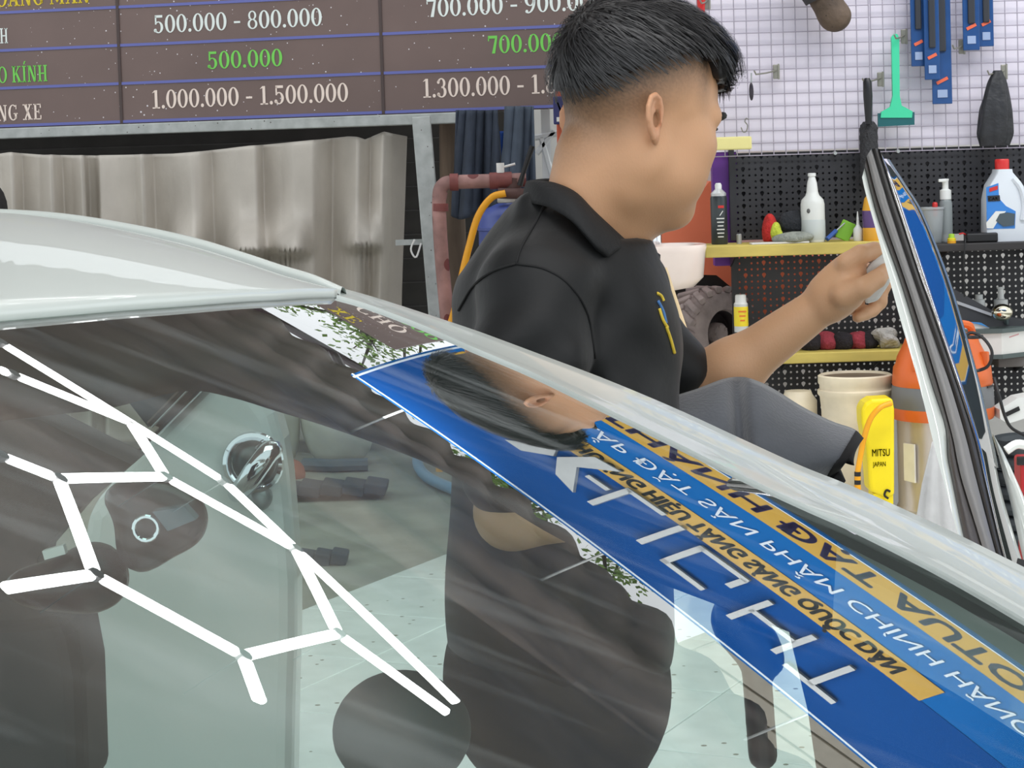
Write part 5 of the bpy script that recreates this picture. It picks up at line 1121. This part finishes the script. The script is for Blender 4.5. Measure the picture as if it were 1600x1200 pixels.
pts, F = surfnet(headf, c-V(.2, .16, .26), c+V(.2, .16, .19), .0023)
# skin tone with the shaved fade above the ears
hp = hl(pts)
fade_px = np.array([[-.12, .008], [-.09, .018], [-.06, .042], [-.03, .064], [.0, .084], [.03, .092], [.055, .08], [.075, .062], [.1, .1]])
def hairline(x): return np.interp(x, fade_px[:, 0], fade_px[:, 1])
skin_c = np.array(lin((206, 158, 120))); dark_c = np.array(lin((58, 50, 42)))
dist = hairline(hp[:, 0])-hp[:, 2]; back = np.clip((-hp[:, 0]+.03)/.1, 0, 1)
span = .06+.06*back; t = np.clip(1.08-dist/span, 0, 1)**1.15
side = np.clip((.062-hp[:, 0])/.015, 0, 1); earm = (np.abs(hp[:, 1]) > .079) & (hp[:, 2] < .045) & (hp[:, 2] > -.05) & (np.abs(hp[:, 0]) < .045)
t = np.clip(t*side*(~earm)*.97, 0, 1); t *= RNG.uniform(.8, 1.05, len(t))
blush = np.exp(-((np.abs(hp[:, 1])-.08)/.02)**2)*earm
col = skin_c*(1-t[:, None])+dark_c*t[:, None]; col = col*(1-.25*blush[:, None])+np.array(lin((206, 130, 104)))*.25*blush[:, None]
skin = mat('skin', (206, 158, 120), .5); ntk = skin.node_tree; at_ = ntk.nodes.new('ShaderNodeAttribute'); at_.attribute_name = 'tone'
bk_ = ntk.nodes['Principled BSDF']; ntk.links.new(at_.outputs['Color'], bk_.inputs['Base Color']); bk_.inputs['Subsurface Weight'].default_value = .12; bk_.inputs['Subsurface Radius'].default_value = (.012, .005, .003); bk_.inputs['Subsurface Scale'].default_value = .5
nz = ntk.nodes.new('ShaderNodeTexNoise'); nz.inputs['Scale'].default_value = 220; bpn = ntk.nodes.new('ShaderNodeBump'); bpn.inputs['Strength'].default_value = .08; bpn.inputs['Distance'].default_value = .004
ntk.links.new(nz.outputs[0], bpn.inputs['Height']); ntk.links.new(bpn.outputs[0], bk_.inputs['Normal'])
# arms, hand and torso core ------------------------------------------------
K = lambda px, Y: px*mpp(Y)
sh_far, el_far, wr_far = at(965, 470, 1.72), at(1075, 628, 1.715), at(1296, 468, 1.66)
sh_n, el_n, wr_n = at(836, 475, 1.40), at(800, 800, 1.40), at(1010, 800, 1.46)
YH = 1.66
Hn = lambda x, y, dz=0.: at(x, y, YH+dz)
fingers = [  # px chains with depth offsets and radii (px)
    ([Hn(1322, 412, -.02), Hn(1345, 398, -.02), Hn(1366, 392, -.005), Hn(1376, 404, .015)], [17, 15.5, 14, 11]),      # index over the top
    ([Hn(1318, 462, -.035), Hn(1348, 450, -.045), Hn(1370, 436, -.035), Hn(1384, 422, -.015)], [20, 17, 14.5, 11.5]),  # thumb along the near side
    ([Hn(1330, 430, .02), Hn(1360, 425, .03), Hn(1380, 445, .035), Hn(1374, 466, .03)], [16, 14, 13, 10.5]),
    ([Hn(1330, 455, .03), Hn(1358, 458, .04), Hn(1374, 472, .035), Hn(1364, 486, .025)], [15, 13.5, 12, 10]),
    ([Hn(1322, 476, .025), Hn(1342, 484, .03), Hn(1352, 490, .02), Hn(1340, 496, .01)], [13, 12, 10.5, 9])]
def armf(P):
    d = s_cap(P, el_far, el_far+(wr_far-el_far)*.3, K(47, 1.71), K(46, 1.71))
    d = smin(d, s_cap(P, el_far+(wr_far-el_far)*.3, wr_far, K(44, 1.71), K(29, 1.74)), .025)
    d = smin(d, s_cap(P, sh_far, el_far, .05, .043), .02)
    d = smin(d, s_ell(P, Hn(1318, 445), (K(34, YH), .036, K(44, YH)), roty(.6)), .022)
    d = smin(d, s_cap(P, Hn(1300, 475, -.01), Hn(1330, 462, -.03), K(24, YH), K(20, YH)), .015)
    d = smin(d, s_cap(P, Hn(1290, 455), Hn(1326, 416, -.005), K(24, YH), K(20, YH)), .015)
    for ch, rr in fingers:
        fd_ = np.full(len(P), 9.)
        for i in range(3): fd_ = smin(fd_, s_cap(P, ch[i], ch[i+1], K(rr[i], YH), K(rr[i+1], YH)), .003)
        d = smin(d, fd_, .006)
    return d
lo_, hi_ = at(1020, 690, 1.6)-V(.02, .04, .02), at(1400, 360, 1.85)+V(.02, .04, .02)
hi_[1] = 1.86; lo_[1] = 1.6
pa, Fa = surfnet(armf, lo_, hi_, .0034)
def torsof(P):
    d = s_ell(P, at(885, 590, 1.57), (.1, .15, .22), rotz(.35)); d = smin(d, s_ell(P, at(880, 900, 1.57), (.1, .14, .28), rotz(.35)), .06)
    d = smin(d, s_cap(P, at(912, 400, 1.56), at(900, 500, 1.57), .058, .08), .03)
    d = smin(d, s_cap(P, sh_n+V(0, .02, -.01), sh_far+V(0, -.02, -.01), .04, .04), .03); d = smin(d, s_cap(P, sh_far, at(1030, 560, 1.71), .047, .044), .03)
    d = smin(d, s_cap(P, sh_n+V(0, .01, -.02), el_n, .04, .04), .03); d = smin(d, s_cap(P, el_n, wr_n, .04, .028), .02); d = smin(d, s_ell(P, wr_n+V(.05, .01, .02), (.055, .025, .04)), .02)
    return d
pt, Ft = surfnet(torsof, V(-.18, 1.28, .68), V(.34, 1.86, 1.48), .009)
allp = np.vstack([pts, pa, pt]); allF = np.vstack([F, Fa+len(pts), Ft+len(pts)+len(pa)])
arm_c = np.array(lin((212, 166, 128))); cc_ = np.vstack([col, np.tile(arm_c, (len(pa)+len(pt), 1))])
body_mesh('body', allp, allF, skin, man, cc_)
# eyes, brows
ewh = mat('eye_white', (228, 222, 214), .2); ebr = mat('brow_hair', (26, 22, 20), .8)
for s in (-1, 1):
    g = G(); g.ell(hw(.0835, s*.032, .0095), (.0125*HS,)*3); e = g.build('eye', ewh, man, smooth=True)
    g = G(); g.ell(hw(.0925, s*.034, .0075), (.0045*HS,)*3); g.build('iris', ebr, e, smooth=True)
    g = G(); g.tube([hw(.104, s*.013, .029), hw(.105, s*.023, .032), hw(.0995, s*.04, .033), hw(.086, s*.0545, .027)], [.0035, .005, .0048, .002], 8); g.build('eyebrow', ebr, man, smooth=True)
    g = G(); g.tube([hw(.0965, s*.022, .016), hw(.098, s*.034, .0165), hw(.0885, s*.045, .012)], [.0012, .002, .0012], 6); g.build('eyelash', ebr, man, smooth=True)
# hair -----------------------------------------------------------------------
def hairf(P):
    p = hl(P); d = s_ell(p, (-.0, 0, .056), (.1075, .0875, .098))
    d = smin(d, s_ell(p, (.054, 0, .1), (.05, .066, .04)), .03)
    d = smin(d, s_cap(p, (.085, -.04, .1), (.099, -.028, .068), .017, .006), .012); d = smin(d, s_cap(p, (.085, .04, .1), (.099, .028, .068), .017, .006), .012); d = smin(d, s_cap(p, (.088, 0, .1), (.111, 0, .07), .017, .007), .012)
    ay = np.abs(p[:, 1]); lim = hairline(p[:, 0])+.004*np.sin(p[:, 0]*260+p[:, 1]*90)
    front = np.clip((p[:, 0]-.078)/.012, 0, 1); lim = lim*(1-front)+.062*front
    d = smax(d, lim-p[:, 2], .008)
    tex = .0012*np.sin(p[:, 1]*260+p[:, 0]*40+12*np.sin(p[:, 0]*22))+.001*np.sin(p[:, 1]*420-p[:, 0]*130)
    return d+tex*np.clip((p[:, 2]-.06)/.04, 0, 1)
c = hw(.01, 0, .08); ph_, Fh = surfnet(hairf, c-V(.17, .15, .15), c+V(.17, .15, .15), .0028)
hair_m = mat('black_hair', (30, 28, 29), .42, var=.3, vscale=60, stretch=(1, 6, 1)); hair = body_mesh('hair', ph_, Fh, hair_m, man)
rg = np.random.default_rng(11); vs = []; fs = []; cnt = 0
nr_ = lambda p: p
sel = rg.integers(0, len(ph_), 6000)
whorl = V(-.075, 0, .115)
for i in sel:
    p0 = hl(ph_[i][None])[0]
    if p0[2] < hairline(p0[0])+.006 and p0[0] < .08: continue
    L_ = rg.uniform(.025, .05); pos = p0.copy(); wdt = rg.uniform(.0005, .0011); chain = []
    fl = p0-whorl; fl[2] *= .25; fl = nrm(fl+V(.03, 0, 0)+rg.normal(size=3)*.005)
    lift = rg.uniform(.0, .006)
    for k in range(5):
        chain.append(pos.copy()); cen = V(0, 0, .05); nn_ = nrm((pos-cen)/V(.1075, .0875, .098)**2); tdir = fl-nn_*(fl@nn_)-V(0, 0, .35)*np.clip(np.linalg.norm(pos[:2])/.09-.55, 0, 1); tdir = nrm(tdir-nn_*(tdir@nn_)*.9)
        if pos[0] > .06 and pos[2] < .068 or pos[2] < hairline(pos[0])-.012: continue
        pos = pos+tdir*L_/4
    nn_ = nrm((p0-V(0, 0, .05))/V(.1075, .0875, .098)**2); sd_ = nrm(np.cross(nn_, fl)); b0 = len(vs)
    for k, q in enumerate(chain):
        o_ = nn_*(.0015+lift*math.sin(PI*k/4*.8)); w_ = wdt*(1-.75*k/4); vs += [hw(*(q+o_+sd_*w_)), hw(*(q+o_-sd_*w_))]
    for k in range(4): fs.append((b0+2*k, b0+2*k+1, b0+2*k+3, b0+2*k+2))
for i in range(420):      # fringe and edge strands
    s = rg.uniform(-.055, .055); x = .094+.014*math.cos(s/.06*1.5)-abs(s)*.2; z0_ = rg.uniform(.075, .1); L_ = rg.uniform(.012, .028); b0 = len(vs); w_ = rg.uniform(.0006, .0012); dx_ = rg.uniform(-.1, .25)
    for k in range(4): t_ = k/3; q = V(x+.004*t_+dx_*.01*t_, s*(1+.1*t_)+rg.normal()*.0005, z0_-L_*t_); vs += [hw(*(q+V(0, w_*(1-.8*t_), 0))), hw(*(q-V(0, w_*(1-.8*t_), 0)))]
    for k in range(3): fs.append((b0+2*k, b0+2*k+1, b0+2*k+3, b0+2*k+2))
g = G(); g.add(vs, fs); g.build('hair_strands', mat('hair_strand', (46, 46, 48), .38, var=.3, vscale=120), hair, smooth=True, kind='stuff')
# polo shirt -------------------------------------------------------------------
shirt_m = mat('black_polo', (10, 12, 14), .6, var=.12, vscale=20, bump=.12, bscale=14, sheen=.1, spec=.4)
hem_n = at(796, 735, 1.40); rgk = np.random.default_rng(5)
def shirtf(P):
    d = s_ell(P, at(888, 575, 1.57), (.125, .17, .23), rotz(.35))
    d = smin(d, s_ell(P, at(876, 780, 1.57), (.122, .16, .26), rotz(.35)), .07)
    d = smin(d, s_ell(P, at(868, 980, 1.57), (.128, .165, .2), rotz(.35)), .06)
    d = smin(d, s_ell(P, at(836, 486, 1.54), (.094, .12, .095)), .045)
    d = smin(d, s_cap(P, at(898, 352, 1.555), at(893, 480, 1.56), .074, .11), .05)
    d = smin(d, s_cap(P, at(870, 360, 1.50), at(845, 452, 1.43), .04, .062), .04)
    d = smin(d, s_cap(P, at(930, 370, 1.62), at(965, 445, 1.71), .04, .06), .04)
    d = smin(d, s_cap(P, at(842, 470, 1.415), at(828, 560, 1.385), .066, .066), .035)
    d = smin(d, s_cap(P, at(828, 560, 1.385), at(798, 728, 1.39), .066, .06), .012)
    d = smin(d, s_cap(P, sh_far, at(1005, 550, 1.70), .062, .055), .04)
    d = smin(d, s_cap(P, at(1005, 550, 1.70), at(1042, 584, 1.70), .055, .0575), .02)
    # folds
    q = P-at(930, 520, 1.45); fo = .007*np.sin(q[:, 0]*52+q[:, 2]*20+2*np.sin(q[:, 2]*13))*np.exp(-((q[:, 0]-.02)/.11)**2)*np.clip(.2-q[:, 2], 0, .3)/.3
    q2 = P-at(815, 600, 1.35); fo = fo+.006*np.sin(q2[:, 2]*70-q2[:, 0]*45)*np.exp(-(q2[:, 2]/.1)**2)*np.exp(-(q2[:, 0]/.12)**2)
    cr = -.009*np.exp(-((P[:, 0]-np.interp(P[:, 2], [1.1, 1.43], [.065, .10]))/.013)**2)*np.clip((1.44-P[:, 2])/.1, 0, 1)*(P[:, 1] < 1.6)
    d = d+fo-cr*-1*-1
    d = smax(d, P[:, 2]-np.interp(P[:, 0], [-.06, -.03, -.006, .014, .09, .13], [at(722, 420, 1.55)[2], at(758, 366, 1.55)[2], at(790, 328, 1.55)[2], at(820, 304, 1.55)[2], at(917, 335, 1.55)[2], at(970, 370, 1.55)[2]]), .01)
    d = smax(d, -s_cap(P, at(948, 262, 1.53), at(915, 420, 1.56), .057, .064), .006)
    d = smin(d, s_cap(P, at(836, 326, 1.49), at(848, 332, 1.60), .02), .015)
    dirn = nrm(at(1108, 608, 1.71)-at(1030, 545, 1.71)); cut = (P-at(1093, 592, 1.71))@dirn; d = np.where(P[:, 1] > 1.55, smax(d, np.where(P[:, 0] > .16, cut, -1), .004), d)
    return d
ps_, Fs_ = surfnet(shirtf, V(-.20, 1.27, .80), V(.34, 1.88, 1.57), .0058)
sh = body_mesh('polo_shirt', ps_, Fs_, shirt_m, man)
def on_shirt(px, py):
    d = ray(px, py); t = 2.0
    for _ in range(90):
        v = float(shirtf((EYE+d*t)[None])[0]); t += max(v, .0008)*.8
        if v < .0012: break
        if t > 2.9: return None
    return EYE+d*t
seam_m = mat('seam_black', (12, 13, 15), .8)
def seam(pp_, r=.0016, m=seam_m, nm='seam'):
    q_ = [p for p in [on_shirt(*p) for p in spline(pp_, 22)] if p is not None]
    if len(q_) < 3: return
    g = G(); g.tube(q_, r, 6); g.build(nm, m, sh, smooth=True)
seam([(852, 318), (838, 345), (815, 385), (806, 412)]); seam([(806, 412), (770, 424), (740, 446), (716, 485)]); seam([(806, 412), (850, 420), (890, 445), (918, 490), (930, 560)])
em = mat('emblem_yellow', (220, 190, 60), .5); eb = mat('emblem_blue', (70, 120, 180), .5)
for pp_, m in (([(1027, 458), (1033, 462), (1037, 470)], em), ([(1028, 470), (1036, 486), (1041, 505)], eb), ([(1030, 482), (1036, 500), (1043, 512)], em), ([(1041, 510), (1048, 530), (1054, 552)], em)): seam(pp_, .002, m, 'emblem_line')
# collar
cp_t = [(905, 288, 1.60), (862, 279, 1.585), (832, 281, 1.555), (823, 283, 1.525), (838, 282, 1.485), (866, 285, 1.468), (900, 300, 1.455), (930, 330, 1.455), (960, 358, 1.47), (988, 384, 1.49)]
cp_b = [(900, 330, 1.66), (850, 318, 1.65), (822, 314, 1.60), (816, 314, 1.53), (832, 318, 1.465), (858, 324, 1.435), (893, 344, 1.415), (918, 368, 1.408), (936, 388, 1.41), (951, 402, 1.425)]
T_ = spline([at(*p) for p in cp_t], 44); B_ = spline([at(*p) for p in cp_b], 44)
P = [[t+(b-t)*s+nrm(np.cross(b-t, V(1, 0, .3)))*0+V(0, -.006*math.sin(PI*s), .004*math.sin(PI*s)) for s in np.linspace(0, 1, 9)] for t, b in zip(T_, B_)]
col_m = mat('collar_black', (11, 13, 16), .75, var=.1, vscale=60, bump=.1, bscale=150)
g = G(); g.grid(P); g.build('collar', col_m, sh, smooth=True, solid=.005)
ft = spline([at(*p) for p in ((984, 368, 1.50), (1000, 378, 1.52), (1018, 388, 1.545), (1032, 398, 1.57))], 16); fb = spline([at(*p) for p in ((972, 400, 1.47), (992, 432, 1.485), (1016, 446, 1.52), (1030, 440, 1.55))], 16)
g = G(); g.grid([[t+(b-t)*s for s in np.linspace(0, 1, 6)] for t, b in zip(ft, fb)]); g.build('collar_flap', col_m, sh, smooth=True, solid=.005)
# trousers and shoes (mostly hidden by the car)
tro = mat('black_trousers', (24, 25, 28), .85)
hz = at(868, 1040, 1.57); 
def trf(P):
    d = s_ell(P, V(hz[0], 1.57, hz[2]-.02), (.135, .17, .15), rotz(.35))
    for y in (1.48, 1.67): d = smin(d, s_cap(P, V(hz[0], y, .85), V(hz[0]+.015, y, .1), .09, .065), .03)
    return smax(d, .05-P[:, 2], .01)
pt_, Ft_ = surfnet(trf, V(hz[0]-.19, 1.32, .02), V(hz[0]+.2, 1.82, 1.1), .014); body_mesh('trousers', pt_, Ft_, tro, man)
for y in (1.48, 1.67):
    c = V(hz[0]+.06, y, .045); pz, Fz = surfnet(lambda P: smax(smin(s_ell(P, c, (.13, .048, .045)), s_ell(P, c+V(-.06, 0, .03), (.06, .045, .05)), .02), .003-P[:, 2], .004), c-V(.16, .07, .06), c+V(.16, .07, .1), .008); body_mesh('shoe', pz, Fz, black_m, man)
# white pressing tool in the hand
g = G(); tl = mat('translucent_white', (214, 214, 210), .35)
pp2 = [at(1343, 432, 1.645), at(1362, 408, 1.645), at(1384, 392, 1.645), at(1392, 404, 1.645), at(1392, 440, 1.645), at(1372, 470, 1.645), at(1352, 476, 1.645)]
g.prism(pp2, V(.004, .02, 0)); o = g.build('pressing_tool', tl, smooth=False); md = o.modifiers.new('soft', 'BEVEL'); md.width = .004; md.segments = 2
tag(o, 'whitish plastic squeegee card pressed to the door edge in the man\'s hand', 'squeegee card')
# grey towel with black hem
tow = mat('grey_fleece', (92, 95, 101), .98, var=.18, vscale=14, bump=.12, bscale=220, sheen=.5); hem_ = mat('black_hem', (18, 18, 20), .9)
topp = [(1015, 640), (1045, 622), (1090, 607), (1130, 592), (1160, 589), (1186, 596), (1215, 611), (1255, 636), (1300, 658), (1334, 670), (1349, 684)]
bott = [(985, 690), (1000, 730), (1030, 760), (1070, 790), (1110, 800), (1145, 806), (1180, 808), (1220, 800), (1250, 785), (1280, 762), (1306, 742)]
tu, bu_ = spline(topp, 70), spline(bott, 70); P = np.zeros((70, 30, 3))
for i in range(70):
    u = i/69
    for j in range(30):
        s = j/29; p = tu[i]+(bu_[i]-tu[i])*s
        dp = 1.53-.05*math.sin(PI*min(1, s*1.15))**.7+.07*(1-s)**3+.035*math.exp(-((p[0]-1150-12*s)/13)**2)*(1-s*.5)-.02*math.exp(-((p[0]-1190)/30)**2)*(1-s)+.012*math.sin(u*14+3*s)*s
        P[i, j] = at(p[0], p[1], dp)
g = G(); g.grid(P); tw_o = g.build('grey_towel', tow, smooth=True, solid=.008); tag(tw_o, 'grey fleece towel with black hem hanging beyond the windscreen pillar, under the forearm', 'towel')
g = G(); g.grid(P[63:, :]-V(0, .004, 0)); g.build('hem', hem_, tw_o, smooth=True, solid=.014)

frame(0)
# ================================================================== floor clutter seen through the glass
def gp(px, py): d = ray(px, py); return EYE+d*((-.03-EYE[2])/d[2])
rubm = mat('ramp_rubber', (66, 74, 82), .8, var=.2)
def gY(py): return gp(560, py)[1]
rp = thing('rubber_ramp', gp(530, 770), 'stepped dark rubber ramp lying on the concrete, larger one near the blue pipe', 'ramp', None)
q0 = gp(530, 772); k = mpp(q0[1])
for i in range(5):
    g = G(); g.box(q0+V((-75+34*i)*k, -.1, .02+.018*i*0+.03), (34*k, 36*k*2.2, .05), rot=roty(.18), bev=.008); g.build('tread', rubm, rp)
q0 = gp(505, 880); k = mpp(q0[1])
rp2 = thing('rubber_ramp', q0, 'small dark rubber ramp at the edge of the white tiles', 'ramp')
for i in range(3):
    g = G(); g.box(q0+V((-26+26*i)*k, 0, .025), (26*k, 26*k*2, .05), rot=roty(.2), bev=.008); g.build('tread', rubm, rp2)
bp_ = mat('light_blue_pipe', (110, 156, 190), .4)
g = G(); zf = lambda px, py: gp(px, py)+V(0, 0, .035)
g.tube([zf(580, 668), zf(612, 690), zf(660, 708), zf(722, 712)], .032, 10); tag(g.build('blue_pipe', bp_, **SM), 'light blue plastic pipe lying along the ground behind the car', 'pipe')
g = G(); g.tube(spline([zf(652, 716), zf(654, 738), zf(668, 756), zf(700, 772), zf(735, 784)], 16), .028, 10); tag(g.build('blue_pipe', bp_, **SM), 'short light blue pipe branching nearer the car from the long pipe', 'pipe')
lump('white_sack', gp(530, 726)+V(0, 0, .24), (.2, .14, .26), mat('sack_white', (206, 206, 192), .8, var=.15), 'pale filled sack lying by the wall beyond the rear door', 'sack', seed=40, amp=.15, freq=6)
lump('white_sack', gp(444, 728)+V(0, 0, .24), (.1, .12, .26), mat('sack_white', (206, 206, 192), .8), 'smaller pale sack beside the rear door edge', 'sack', seed=41, amp=.15, freq=6)
g = G(); g.tube([zf(475, 736), zf(520, 738), zf(575, 736)], .035, 8); tag(g.build('grey_hose', mat('grey_blue_hose', (90, 104, 112), .6), **SM), 'grey hose lying in front of the pale sacks', 'hose')
lump('brick_rubble', gp(462, 742)+V(-.02, -.1, .03), (.08, .06, .06), mat('brick_red', (168, 96, 76), .8), 'small heap of brick rubble at the rear door edge', 'rubble', seed=42)
